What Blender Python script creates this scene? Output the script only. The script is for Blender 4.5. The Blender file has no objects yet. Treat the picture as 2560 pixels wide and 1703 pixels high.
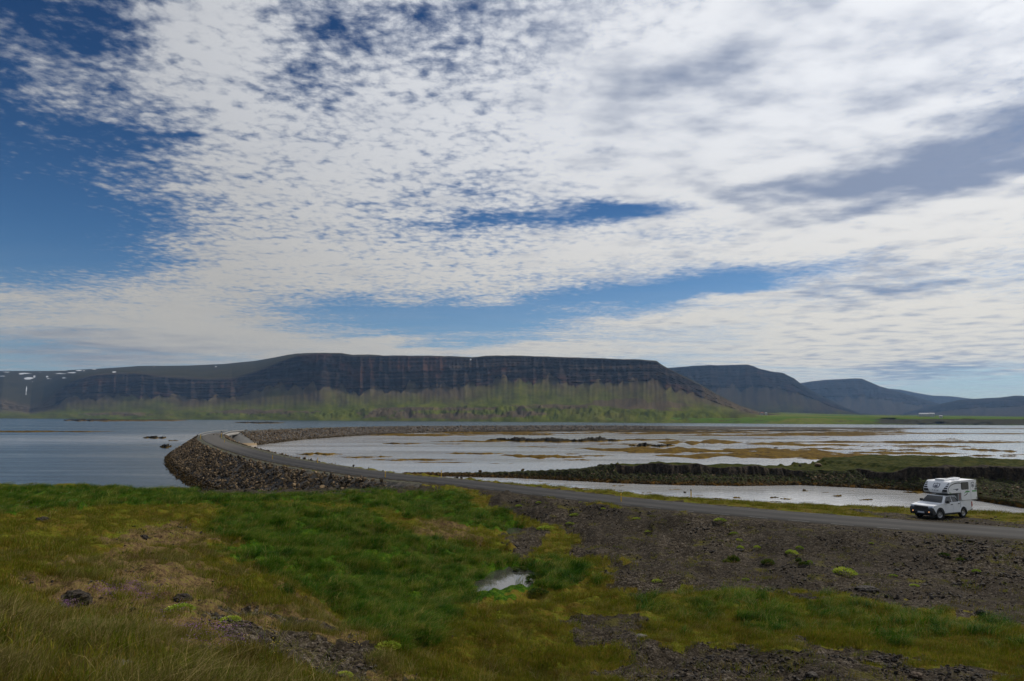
import bpy, bmesh, math, random
import numpy as np
from mathutils import Matrix, Vector, Euler
D = bpy.data
SC = bpy.context.scene
COL = SC.collection
R = math.radians
rng = np.random.default_rng(7)
random.seed(7)

# ------------------------------------------------------------------ camera
HC = 12.8
FPX = 1707.0            # focal length in pixels of the 2560 px wide photograph
CX, CY = 1280.0, 851.5
PITCH, ROLL = R(6.48), R(0.2)
camd = D.cameras.new('camera'); cam = D.objects.new('camera', camd); COL.objects.link(cam)
camd.sensor_width = 36.0; camd.lens = 36.0 * FPX / 2560.0
camd.clip_start = 0.1; camd.clip_end = 60000
RM = Matrix.Rotation(R(90) + PITCH, 3, 'X') @ Matrix.Rotation(ROLL, 3, 'Z')
cam.matrix_world = Matrix.Translation((0, 0, HC)) @ RM.to_4x4()
SC.camera = cam
RN = np.array(RM)

# ------------------------------------------------------------------ sun, sky, exposure
SUN_AZ, SUN_EL = R(57), R(43)      # azimuth to the right of the view axis (+Y)
sd = D.lights.new('sun', 'SUN'); so = D.objects.new('sun', sd); COL.objects.link(so)
sd.energy = 4.8; sd.angle = R(0.8); sd.color = (1.0, 0.93, 0.82)
sv = Vector((math.sin(SUN_AZ) * math.cos(SUN_EL), math.cos(SUN_AZ) * math.cos(SUN_EL), math.sin(SUN_EL)))
so.rotation_euler = sv.to_track_quat('Z', 'Y').to_euler()
SC.view_settings.view_transform = 'Standard'; SC.view_settings.look = 'None'
SC.view_settings.exposure = -0.45; SC.view_settings.gamma = 1.0
SC.view_settings.use_curve_mapping = False


class NT:
    """small node tree writer"""
    def __init__(s, tree): s.t = tree; s.t.nodes.clear()
    def n(s, typ, **kw):
        nd = s.t.nodes.new(typ)
        for k, v in kw.items(): setattr(nd, k, v)
        return nd
    def put(s, sock, v):
        if v is None: return
        if isinstance(v, bpy.types.NodeSocket): s.t.links.new(v, sock)
        elif hasattr(v, '__len__') and len(v) == 3 and sock.type == 'RGBA': sock.default_value = (*v, 1)
        else: sock.default_value = v
    def math(s, op, a, b=None, c=None, clamp=False):
        nd = s.n('ShaderNodeMath', operation=op, use_clamp=clamp)
        s.put(nd.inputs[0], a); s.put(nd.inputs[1], b); s.put(nd.inputs[2], c)
        return nd.outputs[0]
    def vm(s, op, a, b=None, out=0):
        nd = s.n('ShaderNodeVectorMath', operation=op)
        s.put(nd.inputs[0], a)
        if b is not None: s.put(nd.inputs[1], b)
        return nd.outputs[out]
    def noise(s, vec, scale, detail=4, rough=.55, dist=0.0, out='Fac', dim='3D'):
        nd = s.n('ShaderNodeTexNoise', noise_dimensions=dim)
        s.put(nd.inputs['Vector'], vec); s.put(nd.inputs['Scale'], scale); s.put(nd.inputs['Detail'], detail)
        s.put(nd.inputs['Roughness'], rough); s.put(nd.inputs['Distortion'], dist)
        return nd.outputs[out]
    def voro(s, vec, scale, feature='F1', out='Distance', rnd=1.0, dim='3D'):
        nd = s.n('ShaderNodeTexVoronoi', feature=feature, voronoi_dimensions=dim)
        s.put(nd.inputs['Vector'], vec); s.put(nd.inputs['Scale'], scale)
        s.put(nd.inputs['Randomness'], rnd)
        return nd.outputs[out]
    def mr(s, v, a, b, c=0.0, d=1.0, smooth=True):
        nd = s.n('ShaderNodeMapRange', interpolation_type='SMOOTHSTEP' if smooth else 'LINEAR')
        for i, x in enumerate((v, a, b, c, d)): s.put(nd.inputs[i], x)
        return nd.outputs[0]
    def mix(s, f, a, b, mode='MIX'):
        nd = s.n('ShaderNodeMix', data_type='RGBA', blend_type=mode)
        s.put(nd.inputs[0], f); s.put(nd.inputs[6], a); s.put(nd.inputs[7], b)
        return nd.outputs[2]
    def ramp(s, f, stops):
        nd = s.n('ShaderNodeValToRGB'); e = nd.color_ramp.elements
        while len(e) < len(stops): e.new(0.5)
        for el, (p, c) in zip(e, stops): el.position = p; el.color = (*c, 1)
        s.put(nd.inputs[0], f); return nd.outputs[0]
    def attr(s, name, out='Fac', typ='GEOMETRY'):
        nd = s.n('ShaderNodeAttribute', attribute_name=name, attribute_type=typ); return nd.outputs[out]
    def scale(s, vec, sc):
        nd = s.n('ShaderNodeVectorMath', operation='MULTIPLY'); s.put(nd.inputs[0], vec); nd.inputs[1].default_value = sc
        return nd.outputs[0]
    def bump(s, h, strength, dist, normal=None):
        nd = s.n('ShaderNodeBump'); s.put(nd.inputs['Height'], h); s.put(nd.inputs['Strength'], strength)
        s.put(nd.inputs['Distance'], dist)
        if normal: s.put(nd.inputs['Normal'], normal)
        return nd.outputs[0]
    def pos(s): return s.n('ShaderNodeNewGeometry').outputs['Position']


def make_mat(name, fn):
    m = D.materials.new(name); m.use_nodes = True
    t = NT(m.node_tree); b = t.n('ShaderNodeBsdfPrincipled'); o = t.n('ShaderNodeOutputMaterial')
    t.t.links.new(b.outputs[0], o.inputs[0]); fn(t, b, o); return m


def px_azel(u, v):
    d = RN @ np.array([(u - CX) / FPX, -(v - CY) / FPX, -1.0]); d /= np.linalg.norm(d)
    return math.atan2(d[0], d[1]), math.asin(d[2])


world = D.worlds.new('World'); SC.world = world; world.use_nodes = True
def build_world():
    t = NT(world.node_tree)
    out = t.n('ShaderNodeOutputWorld')
    sky = t.n('ShaderNodeTexSky', sky_type='NISHITA', sun_disc=False)
    sky.sun_elevation = SUN_EL; sky.sun_rotation = SUN_AZ
    sky.altitude = 10; sky.air_density = 1.0; sky.dust_density = 0.3; sky.ozone_density = 3.0
    bg1 = t.n('ShaderNodeBackground'); bg1.inputs[1].default_value = 0.09
    dirv = t.n('ShaderNodeTexCoord').outputs['Generated']
    sep = t.n('ShaderNodeSeparateXYZ'); t.put(sep.inputs[0], dirv)
    x, y, z = sep.outputs
    zc = t.math('MAXIMUM', z, 0.0)
    hue = t.n('ShaderNodeHueSaturation'); hue.inputs['Saturation'].default_value = 1.22
    t.put(hue.inputs['Color'], sky.outputs[0])
    # deeper blue aloft
    skc = t.mix(1.0, hue.outputs[0], t.mix(t.mr(zc, 0.04, 0.5), (0.80, 0.98, 1.12), (0.22, 0.42, 0.60)), 'MULTIPLY')
    skc2 = skc
    t.put(bg1.inputs[0], skc2)
    az = t.math('ARCTAN2', x, y); el = t.math('ARCSINE', z)
    inv = t.math('DIVIDE', 1.0, t.math('ADD', zc, 0.045))
    cb = t.n('ShaderNodeCombineXYZ'); t.put(cb.inputs[0], t.math('MULTIPLY', x, inv)); t.put(cb.inputs[1], t.math('MULTIPLY', y, inv))
    P = cb.outputs[0]                                   # point on the cloud layer
    # slightly warped azimuth / elevation for the coverage
    ae = t.n('ShaderNodeCombineXYZ'); t.put(ae.inputs[0], az); t.put(ae.inputs[1], el)
    w = t.noise(P, 1.6, 5, .6, out='Color')
    wv = t.scale(t.vm('SUBTRACT', w, (0.5, 0.5, 0.5)), (0.16, 0.05, 0.0))
    AE = t.vm('ADD', ae.outputs[0], wv)
    big = t.noise(P, 0.42, 3, .5)
    cov = t.math('MULTIPLY_ADD', t.math('SUBTRACT', big, 0.5), 0.5, 0.60)
    def blob(acc, u, v, ru, rv, rot, amp):
        a, e = px_azel(u, v)
        mp = t.n('ShaderNodeMapping', vector_type='TEXTURE'); t.put(mp.inputs[0], AE)
        mp.inputs['Location'].default_value = (a, e, 0)
        mp.inputs['Rotation'].default_value = (0, 0, R(rot))
        mp.inputs['Scale'].default_value = (ru / FPX, rv / FPX, 1)
        ln = t.vm('LENGTH', mp.outputs[0], out=1)
        g = t.mr(ln, 0.0, 1.0, amp, 0.0)
        return t.math('ADD', acc, g)
    COVB = [  # u, v, radius u, radius v, rotation (deg, counter-clockwise), amount
        (-80, 330, 560, 640, 20, -0.80), (60, 600, 420, 150, 0, -0.32), (300, 420, 300, 300, 30, -0.26),
        (330, 60, 160, 170, 0, -0.25), (180, 600, 420, 110, 0, -0.30),
        (520, 90, 330, 210, 20, 0.40), (150, 195, 280, 90, -8, 0.48), (60, 270, 200, 90, 0, 0.36), (370, 215, 160, 90, 0, 0.26), (60, 400, 240, 60, 0, .22), (260, 400, 140, 60, 0, .2), (120, 520, 260, 40, 0, .16),
        (880, 50, 330, 80, 0, -0.20), (780, 150, 200, 100, 20, -0.18), (1120, 50, 160, 130, 0, -0.06),
        (860, 400, 720, 280, 18, 0.34), (360, 450, 260, 80, 12, 0.26), (560, 300, 200, 120, 10, 0.12), (250, 590, 330, 50, 0, 0.22), (600, 640, 640, 90, 5, 0.30),
        (150, 780, 900, 170, 0, 0.62), (1000, 690, 700, 110, 8, 0.30),
        (1380, 545, 460, 34, 5, -0.62), (1560, 516, 300, 30, -3, -0.72), (1700, 590, 260, 50, 0, -0.20),
        (1880, 690, 400, 52, 4, -0.66), (1600, 735, 420, 56, 4, -0.5), (1480, 770, 300, 22, 3, .3), (1800, 745, 240, 18, 3, .35), (1150, 792, 700, 78, 2, -0.58), (750, 770, 330, 60, 0, -0.3),
        (1500, 640, 300, 60, 5, 0.25), (1250, 745, 260, 40, 8, 0.2),
        (1900, 250, 900, 420, 10, 0.62), (2300, 560, 700, 200, 5, 0.45), (2400, 820, 900, 130, 0, 0.45), (1620, 800, 420, 40, 3, 0.35),
        (1100, 880, 900, 40, 0, 0.50), (2470, 980, 300, 50, 0, -0.35), (2150, 545, 160, 30, 5, -0.25), (1500, 385, 70, 25, 10, -0.25),
    ]
    for b in COVB: cov = blob(cov, *b)
    cov = t.math('MINIMUM', t.math('MAXIMUM', cov, -0.3), 1.35)
    # cells of the mackerel sky: two scales of warped noise
    wp = t.vm('ADD', P, t.scale(t.vm('SUBTRACT', t.noise(P, 5, 2, .5, out='Color'), (.5, .5, .5)), (0.05, 0.05, 0.0)))
    cell = t.voro(t.vm('ADD', wp, t.scale(t.vm('SUBTRACT', t.noise(P, 40, 3, .6, out='Color'), (.5, .5, .5)), (0.035, 0.035, 0.0))), 24.0, 'F1', dim='2D')
    right = t.mr(t.math('ADD', az, t.math('MULTIPLY', el, .25)), -.10, .38)
    fine = t.noise(wp, 16.0, 9, .66)
    mid = t.noise(t.scale(wp, (0.8, 1.25, 1)), 5.5, 4, .6)
    stre = t.noise(t.scale(P, (0.35, 1.1, 1)), 2.4, 4, .6)      # long streaks near the horizon
    pat = t.math('ADD', t.math('MULTIPLY', t.math('SUBTRACT', 1.0, t.math('MULTIPLY', cell, 1.5)), 0.12),
                 t.math('ADD', t.math('MULTIPLY', fine, 0.72), t.math('MULTIPLY', mid, 0.46)))
    lowf = t.mr(el, 0.03, 0.26, 1.0, 0.0)
    pat2 = t.math('ADD', t.math('MULTIPLY', stre, 0.95), t.math('MULTIPLY', fine, 0.22))
    patm = t.n('ShaderNodeMix', data_type='FLOAT'); t.put(patm.inputs[0], t.math('MULTIPLY', lowf, 0.75)); t.put(patm.inputs[2], pat); t.put(patm.inputs[3], pat2)
    dens = t.math('ADD', t.math('MULTIPLY_ADD', right, .10, cov), t.math('MULTIPLY', t.math('SUBTRACT', patm.outputs[0], 0.60), t.mr(right, 0, 1, 2.3, 1.1)))
    alpha = t.math('MULTIPLY', t.mr(dens, 0.10, 1.05, 0.0, 0.975), t.mr(dens, .1, .8, .80, 1.0))
    alpha = t.math('MAXIMUM', alpha, t.math('MULTIPLY', t.mr(el, .02, .24, .34, .0), t.mr(stre, .30, .62, .35, 1.0)))
    # shading of the clouds
    gry = t.math('MULTIPLY', t.math('SUBTRACT', t.noise(t.scale(P, (0.7, 1.0, 1)), 2.6, 4, .55), 0.5), 0.55)
    GB = [(1850, 130, 430, 230, 20, 0.42), (1560, 250, 250, 170, 30, 0.28), (2250, 230, 380, 150, 15, 0.34), (2300, 415, 680, 105, 5, 0.80),
          (1800, 440, 420, 60, 4, 0.30), (2500, 330, 300, 150, 0, 0.25), (2200, 690, 340, 90, 3, 0.34), (2250, 740, 260, 40, 3, 0.26), (2320, 925, 200, 30, 0, 0.55),
          (200, 880, 500, 80, 0, 0.42), (1450, 190, 200, 150, 0, 0.10), (2500, 900, 700, 130, 0, 0.18)]
    for b in GB: gry = blob(gry, *b)
    WB = [(1950, 60, 300, 60, 0, -0.25), (2200, 320, 300, 60, 3, -0.30), (2050, 400, 500, 35, 3, -0.22)]
    for b in WB: gry = blob(gry, *b)
    dg = t.noise(t.scale(P, (.8, 1, 1)), 5.0, 4, .52, 0.0)
    gryn = t.math('ADD', gry, t.math('MULTIPLY', t.math('MULTIPLY', t.math('SUBTRACT', dg, 0.5), t.mr(az, -.35, .25, .18, 1)), 1.7))
    gf = t.mr(gryn, -0.05, 0.80, 0.0, 1.0)
    lit = t.mix(t.mr(el, 0.0, 0.45), (1.0, 0.93, 0.79), (1.0, 1.02, 1.06))
    thin = t.mr(dens, .35, 1.0)
    lit = t.mix(t.math('MULTIPLY', t.math('SUBTRACT', 1.0, thin), .55), lit, (0.60, 0.68, 0.84))
    ccol = t.mix(gf, lit, (0.30, 0.36, 0.50))
    # brighter where the layer lies towards the sun
    sdot = t.vm('DOT_PRODUCT', t.vm('NORMALIZE', dirv), tuple(sv), out=1)
    sb = t.mr(sdot, 0.25, 1.0, 0.70, 1.38, smooth=False)
    bg2 = t.n('ShaderNodeBackground'); t.put(bg2.inputs[0], ccol); t.put(bg2.inputs[1], t.math('MULTIPLY', sb, 0.96))
    mx = t.n('ShaderNodeMixShader'); t.put(mx.inputs[0], alpha)
    t.t.links.new(bg1.outputs[0], mx.inputs[1]); t.t.links.new(bg2.outputs[0], mx.inputs[2])
    t.t.links.new(mx.outputs[0], out.inputs[0])
    world.cycles.sampling_method = 'MANUAL'; world.cycles.sample_map_resolution = 512
build_world()
SC.cycles.volume_step_rate = 1.0
SC.cycles.max_bounces = 5; SC.cycles.volume_bounces = 0; SC.cycles.transparent_max_bounces = 8
SC.cycles.diffuse_bounces = 2; SC.cycles.glossy_bounces = 3

# ------------------------------------------------------------------ geometry helpers
def ray(u, v):
    u = np.asarray(u, float); v = np.asarray(v, float)
    c = np.stack([(u - CX) / FPX, -(v - CY) / FPX, -np.ones_like(u)], -1)
    return c @ RN.T
def P(u, v, z):                                  # a point of the photograph on the level z
    d = ray(u, v); k = (z - HC) / d[..., 2]
    return np.stack([d[..., 0] * k, d[..., 1] * k, d[..., 2] * k + HC], -1)
def proj(x, y, z):
    q = np.stack([x, y, z - HC], -1) @ RN
    w = np.maximum(-q[..., 2], 0.05)
    return CX + FPX * q[..., 0] / w, CY - FPX * q[..., 1] / w
_perm = rng.permutation(4096); _gr = rng.uniform(0, 2 * math.pi, 4096)
def pn(x, y, seed=0):                             # 2-D gradient noise, about -0.7..0.7
    x = np.asarray(x, float) + seed * 17.31; y = np.asarray(y, float) + seed * 5.77
    xi = np.floor(x).astype(int); yi = np.floor(y).astype(int); xf = x - xi; yf = y - yi
    def g(a, b):
        h = _gr[_perm[(_perm[(xi + a) & 4095] + yi + b) & 4095]]
        return np.cos(h) * (xf - a) + np.sin(h) * (yf - b)
    u = xf * xf * xf * (xf * (xf * 6 - 15) + 10); v = yf * yf * yf * (yf * (yf * 6 - 15) + 10)
    a = g(0, 0) * (1 - u) + g(1, 0) * u; b = g(0, 1) * (1 - u) + g(1, 1) * u
    return a * (1 - v) + b * v
def fbm(x, y, oct=4, seed=0, gain=.5):
    s = 0; a = 1.0
    for i in range(oct): s = s + a * pn(x * 2 ** i, y * 2 ** i, seed + i * 3); a *= gain
    return s
def sstep(a, b, x):
    t = np.clip((x - a) / (b - a), 0, 1); return t * t * (3 - 2 * t)
def tagit(o, label=None, cat=None, group=None, kind=None):
    for k, v in (('label', label), ('category', cat), ('group', group), ('kind', kind)):
        if v: o[k] = v
    return o
def mesh_obj(name, verts, faces, mat=None, parent=None, smooth=False, attrs=None, link=True):
    me = D.meshes.new(name)
    verts = np.asarray(verts, np.float32)
    if isinstance(faces, np.ndarray):
        nf, k = faces.shape
        me.vertices.add(len(verts)); me.vertices.foreach_set('co', verts.ravel())
        me.loops.add(nf * k); me.loops.foreach_set('vertex_index', faces.ravel().astype(np.int32))
        me.polygons.add(nf); me.polygons.foreach_set('loop_start', np.arange(0, nf * k, k, dtype=np.int32))
        me.update(calc_edges=True)
    else:
        me.from_pydata(verts.tolist(), [], faces); me.update()
    if smooth: me.polygons.foreach_set('use_smooth', [True] * len(me.polygons))
    for k, a in (attrs or {}).items():
        a = np.asarray(a, np.float32)
        if a.ndim == 1:
            at = me.attributes.new(k, 'FLOAT', 'POINT'); at.data.foreach_set('value', a)
        else:
            at = me.attributes.new(k, 'FLOAT_VECTOR', 'POINT'); at.data.foreach_set('vector', a.ravel())
    if mat: me.materials.append(mat)
    o = D.objects.new(name, me)
    if link: COL.objects.link(o)
    if parent: o.parent = parent
    return o
def grid_faces(nr, nc):
    i = np.arange(nr * nc).reshape(nr, nc)
    return np.stack([i[:-1, :-1].ravel(), i[:-1, 1:].ravel(), i[1:, 1:].ravel(), i[1:, :-1].ravel()], 1)
def empty(name, loc=(0, 0, 0), rz=0.0):
    o = D.objects.new(name, None); COL.objects.link(o); o.location = loc; o.rotation_euler = (0, 0, rz)
    o.empty_display_size = 0.3; return o
def copy_thing(src, loc=None, rz=None, scale=None):
    r = src.copy(); COL.objects.link(r)
    if loc is not None: r.location = loc
    if rz is not None: r.rotation_euler = (0, 0, rz)
    if scale is not None: r.scale = scale
    for ch in list(src.children):
        c = ch.copy(); COL.objects.link(c); c.parent = r
        for g in list(ch.children):
            e = g.copy(); COL.objects.link(e); e.parent = c
    return r
def bm_obj(name, bm, mat, parent=None, smooth=False, link=True):
    me = D.meshes.new(name); bm.normal_update(); bm.to_mesh(me); bm.free()
    if smooth: me.polygons.foreach_set('use_smooth', [True] * len(me.polygons))
    if mat: me.materials.append(mat)
    o = D.objects.new(name, me)
    if link: COL.objects.link(o)
    if parent: o.parent = parent
    return o
def bm_box(bm, lo, hi, bevel=0.0):
    r = bmesh.ops.create_cube(bm, size=1.0)
    for v in r['verts']:
        v.co = Vector([(lo[i] + hi[i]) / 2 + v.co[i] * (hi[i] - lo[i]) for i in range(3)])
    if bevel:
        es = list({e for v in r['verts'] for e in v.link_edges})
        bmesh.ops.bevel(bm, geom=es, offset=bevel, segments=2, affect='EDGES', profile=.6)
def bm_cyl(bm, c, r, h, axis='Z', seg=16, r2=None):
    m = Matrix.Translation(c)
    if axis == 'Y': m = m @ Matrix.Rotation(R(90), 4, 'X')
    if axis == 'X': m = m @ Matrix.Rotation(R(90), 4, 'Y')
    return bmesh.ops.create_cone(bm, cap_ends=True, segments=seg, radius1=r, radius2=r if r2 is None else r2, depth=h, matrix=m)
def box_obj(name, lo, hi, mat, parent=None, bevel=0.0):
    bm = bmesh.new(); bm_box(bm, lo, hi, bevel); return bm_obj(name, bm, mat, parent)

# ------------------------------------------------------------------ the road line
def catmull(pts, n):
    pts = np.asarray(pts, float); q = np.vstack([2 * pts[0] - pts[1], pts, 2 * pts[-1] - pts[-2]])
    out = []
    for i in range(1, len(q) - 2):
        t = np.linspace(0, 1, n, endpoint=False)[:, None]
        a, b, c, d = q[i - 1], q[i], q[i + 1], q[i + 2]
        out.append(.5 * (2 * b + (c - a) * t + (2 * a - 5 * b + 4 * c - d) * t * t + (3 * b - a - 3 * c + d) * t ** 3))
    out.append(pts[-1][None]); return np.vstack(out)
def resample(pl, step):
    d = np.r_[0, np.cumsum(np.linalg.norm(np.diff(pl[:, :2], axis=0), axis=1))]
    s = np.arange(0, d[-1], step); return np.stack([np.interp(s, d, pl[:, i]) for i in range(3)], 1), s
RP = [(3300, 1392, 5), (2900, 1360, 5), (2560, 1334, 5), (2000, 1292, 5), (1560, 1252.5, 5), (1130, 1204.5, 5), (920, 1184, 5), (710, 1151.5, 5.2),
      (620, 1130, 5.5), (548, 1107, 5.8), (528, 1095, 5.9), (532, 1088, 6.0), (560, 1081.5, 6.0), (622, 1077.5, 6.0), (720, 1072.5, 6.0),
      (900, 1067.3, 5.9), (1100, 1064.6, 5.7), (1500, 1063.6, 5.2), (1800, 1066.2, 3.4), (2150, 1069.2, 1.6), (2300, 1070.5, .5)]
RL, RS = resample(catmull([P(*p) for p in RP], 24), 1.5)
def line_frame(pl):
    tg = np.gradient(pl[:, :2], axis=0); tg /= np.linalg.norm(tg, axis=1)[:, None]
    k = np.ones(9) / 9
    for i in range(2):
        pad = np.r_[np.repeat(tg[:1, i], 4), tg[:, i], np.repeat(tg[-1:, i], 4)]; tg[:, i] = np.convolve(pad, k, 'valid')
    tg /= np.linalg.norm(tg, axis=1)[:, None]
    return tg, np.stack([tg[:, 1], -tg[:, 0]], 1)          # tangent, right-hand side
RT, RNR = line_frame(RL)
def road_dist(x, y):
    """signed distance from the road centreline (positive: right of travel, the lagoon side), and the road height there"""
    sh = np.shape(x); x = np.ravel(x); y = np.ravel(y)
    dd = np.empty(len(x)); zz = np.empty(len(x)); ss = np.empty(len(x))
    A = RL[::2]; N = RNR[::2]; S = RS[::2]
    for i in range(0, len(x), 20000):
        xs = x[i:i + 20000, None]; ys = y[i:i + 20000, None]
        q = (xs - A[None, :, 0]) ** 2 + (ys - A[None, :, 1]) ** 2; j = q.argmin(1)
        ex = xs[:, 0] - A[j, 0]; ey = ys[:, 0] - A[j, 1]
        sg = ex * N[j, 0] + ey * N[j, 1]
        tt = ex * -N[j, 1] + ey * N[j, 0]
        far = np.abs(tt) > 3
        dd[i:i + 20000] = np.where(far, np.sign(sg) * np.sqrt(q[np.arange(len(j)), j]), sg)
        zz[i:i + 20000] = A[j, 2]; ss[i:i + 20000] = S[j]
    return dd.reshape(sh), zz.reshape(sh), ss.reshape(sh)
S_EMB0 = RS[np.argmin(np.abs(proj(RL[:, 0], RL[:, 1], RL[:, 2])[0] - 1130) + 1e3 * (RS > 200))]

# ------------------------------------------------------------------ near land: height function
CP = [  # u, v, z of points of the near land
 (0, 1700, 10.2), (150, 1700, 10.0), (300, 1700, 9.8), (600, 1700, 7.9), (900, 1700, 5.7), (1150, 1700, 4.7), (1300, 1700, 4.3), (1700, 1700, 4.3), (2100, 1700, 4.5), (2560, 1700, 4.6),
 (0, 1580, 9.3), (300, 1590, 8.9), (700, 1600, 6.5), (1000, 1600, 4.5), (1300, 1600, 4.1), (1700, 1600, 4.1), (2200, 1600, 4.2), (2560, 1600, 4.3),
 (0, 1450, 8.1), (250, 1450, 7.8), (500, 1450, 6.9), (800, 1450, 4.9), (1000, 1480, 3.7), (1270, 1450, 3.2), (1600, 1480, 3.7), (2000, 1490, 3.8), (2560, 1540, 3.9),
 (0, 1350, 7.2), (250, 1340, 6.9), (500, 1340, 6.3), (800, 1350, 5.0), (1000, 1380, 4.3), (1150, 1380, 3.6), (1290, 1370, 3.35), (1500, 1400, 3.6), (1900, 1400, 3.8), (2300, 1440, 4.0), (2560, 1450, 4.1),
 (0, 1270, 6.2), (250, 1270, 6.0), (500, 1275, 5.6), (800, 1280, 5.0), (1000, 1290, 4.7), (1150, 1310, 4.2), (1290, 1318, 3.4), (1500, 1320, 4.0), (1800, 1330, 4.2), (2200, 1370, 4.5), (2560, 1395, 4.6),
 (0, 1216, 5.2), (250, 1222, 4.9), (480, 1229, 4.4), (700, 1229, 4.3), (900, 1230, 4.4), (1050, 1235, 4.7), (1200, 1245, 4.5), (1400, 1270, 4.5), (1700, 1300, 4.6)]
EXTRA = [(0, 0, 11.2), (-6, 0, 11.4), (6, 0, 10.0), (15, 4, 7.0), (-15, 0, 11), (0, -12, 12), (-30, 10, 10), (30, 10, 5.5), (60, 10, 5), (-60, 40, 6.5), (100, 20, 5), (90, 45, 5), (-90, 60, 5.0)]
_cp = np.array([P(*c) for c in CP] + [np.array(e, float) for e in EXTRA])
def _tps(r2): return 0.5 * r2 * np.log(r2 + 1e-9)
_r2 = ((_cp[:, None, :2] - _cp[None, :, :2]) ** 2).sum(-1)
_n = len(_cp); _A = np.zeros((_n + 3, _n + 3)); _A[:_n, :_n] = _tps(_r2) + np.eye(_n) * 6.0
_A[:_n, _n] = 1; _A[:_n, _n + 1:] = _cp[:, :2]; _A[_n:, :_n] = _A[:_n, _n:].T
_w = np.linalg.solve(_A, np.r_[_cp[:, 2], 0, 0, 0])
# far shore edge of the near land, left of the road and beyond it (photo points on the edge, with height)
EDGE_L = np.array([P(*c) for c in [(-900, 1213, 5.2), (-300, 1213, 5.2), (0, 1216, 5.1), (250, 1223, 4.8), (480, 1229, 4.3), (700, 1229, 4.2), (900, 1229, 4.4), (1060, 1226, 4.8), (1120, 1220, 4.9)]])
def raw_land(x, y):
    sh = np.shape(x); x = np.ravel(x); y = np.ravel(y); z = np.empty(len(x))
    for i in range(0, len(x), 40000):
        xs = x[i:i + 40000]; ys = y[i:i + 40000]
        r2 = (xs[:, None] - _cp[None, :, 0]) ** 2 + (ys[:, None] - _cp[None, :, 1]) ** 2
        z[i:i + 40000] = _tps(r2) @ _w[:_n] + _w[_n] + xs * _w[_n + 1] + ys * _w[_n + 2]
    return np.clip(z, 2.6, 13).reshape(sh)
POOL = P(1270, 1450, 3.05)
def land(x, y, detail=True):
    rd, rz, rs = road_dist(x, y)
    z = raw_land(x, y)
    # beyond the left edge the ground falls to the sea
    ye = np.interp(x, EDGE_L[:, 0], EDGE_L[:, 1]) + 1.5 * fbm(x * .12, y * 0, 3, 5)
    over = y - ye
    left_side = rd < 0
    drop = np.where(left_side, sstep(0, 14, over) * 6.2, 0)
    z = z - drop
    # beyond the road: flat verge, then down to the pond
    wv = np.interp(x, [-20, 0, 12, 25, 35, 50, 70, 110], [4.3, 4.6, 6.0, 9.5, 13.5, 17, 19, 22]) + 0.8 * fbm(x * .15, x * .07, 3, 9)
    zr = 4.95 - 0.022 * np.clip(rd - 3, 0, 30) - sstep(0, 9, rd - wv) * 6.0
    k = sstep(2, 4, rd)
    z = z * (1 - k) + zr * k
    # the road bed on the near side
    kb = 1 - sstep(3.2, 11, np.abs(rd))
    z = np.where(rd < 3, z * (1 - kb) + (rz - 0.03) * kb, z)
    z = np.where(np.abs(rd) < 3.4, rz - 0.03, z)
    if detail:
        r = np.hypot(x, y); fade = sstep(3.0, 5.0, np.abs(rd)) * (1 - sstep(0, 4, rd - 3) * .55)
        hz = 1 - sstep(-14, 22, x - 0.35 * y + 6)             # heath and tussock grass on the left
        tus = np.maximum(0, fbm(x * .9, y * .9, 3, 21)) ** 1.0 * .55 * hz + fbm(x * .28, y * .28, 3, 31) * (.35 + .5 * hz)
        fn = fbm(x * 3.1, y * 3.1, 3, 41) * .06 + fbm(x * 1.1, y * 1.1, 3, 51) * .07
        z = z + (tus * .8 + fn) * fade
        # the puddle's hollow
        for (pu, pv, pz, ra, rb, dp) in PUDS:
            q = P(pu, pv, pz); e = ((x - q[0]) / ra) ** 2 + ((y - q[1]) / rb) ** 2 + fbm(x * .8, y * .8, 3, 61) * .7 + (x - q[0]) * (y - q[1]) * -.18
            kk = 1 - sstep(.9, 1.5, e); z = z * (1 - kk) + np.minimum(z, pz - dp) * kk
            kk2 = (1 - sstep(1.4, 3.0, e)) * (1 - kk); z = z * (1 - kk2) + np.maximum(z, pz + .06) * kk2
    return z
PUDS = [(1262, 1453, 3.12, 1.55, 3.3, .3), (1289, 1326, 3.2, .8, 1.7, .2)]

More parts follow.
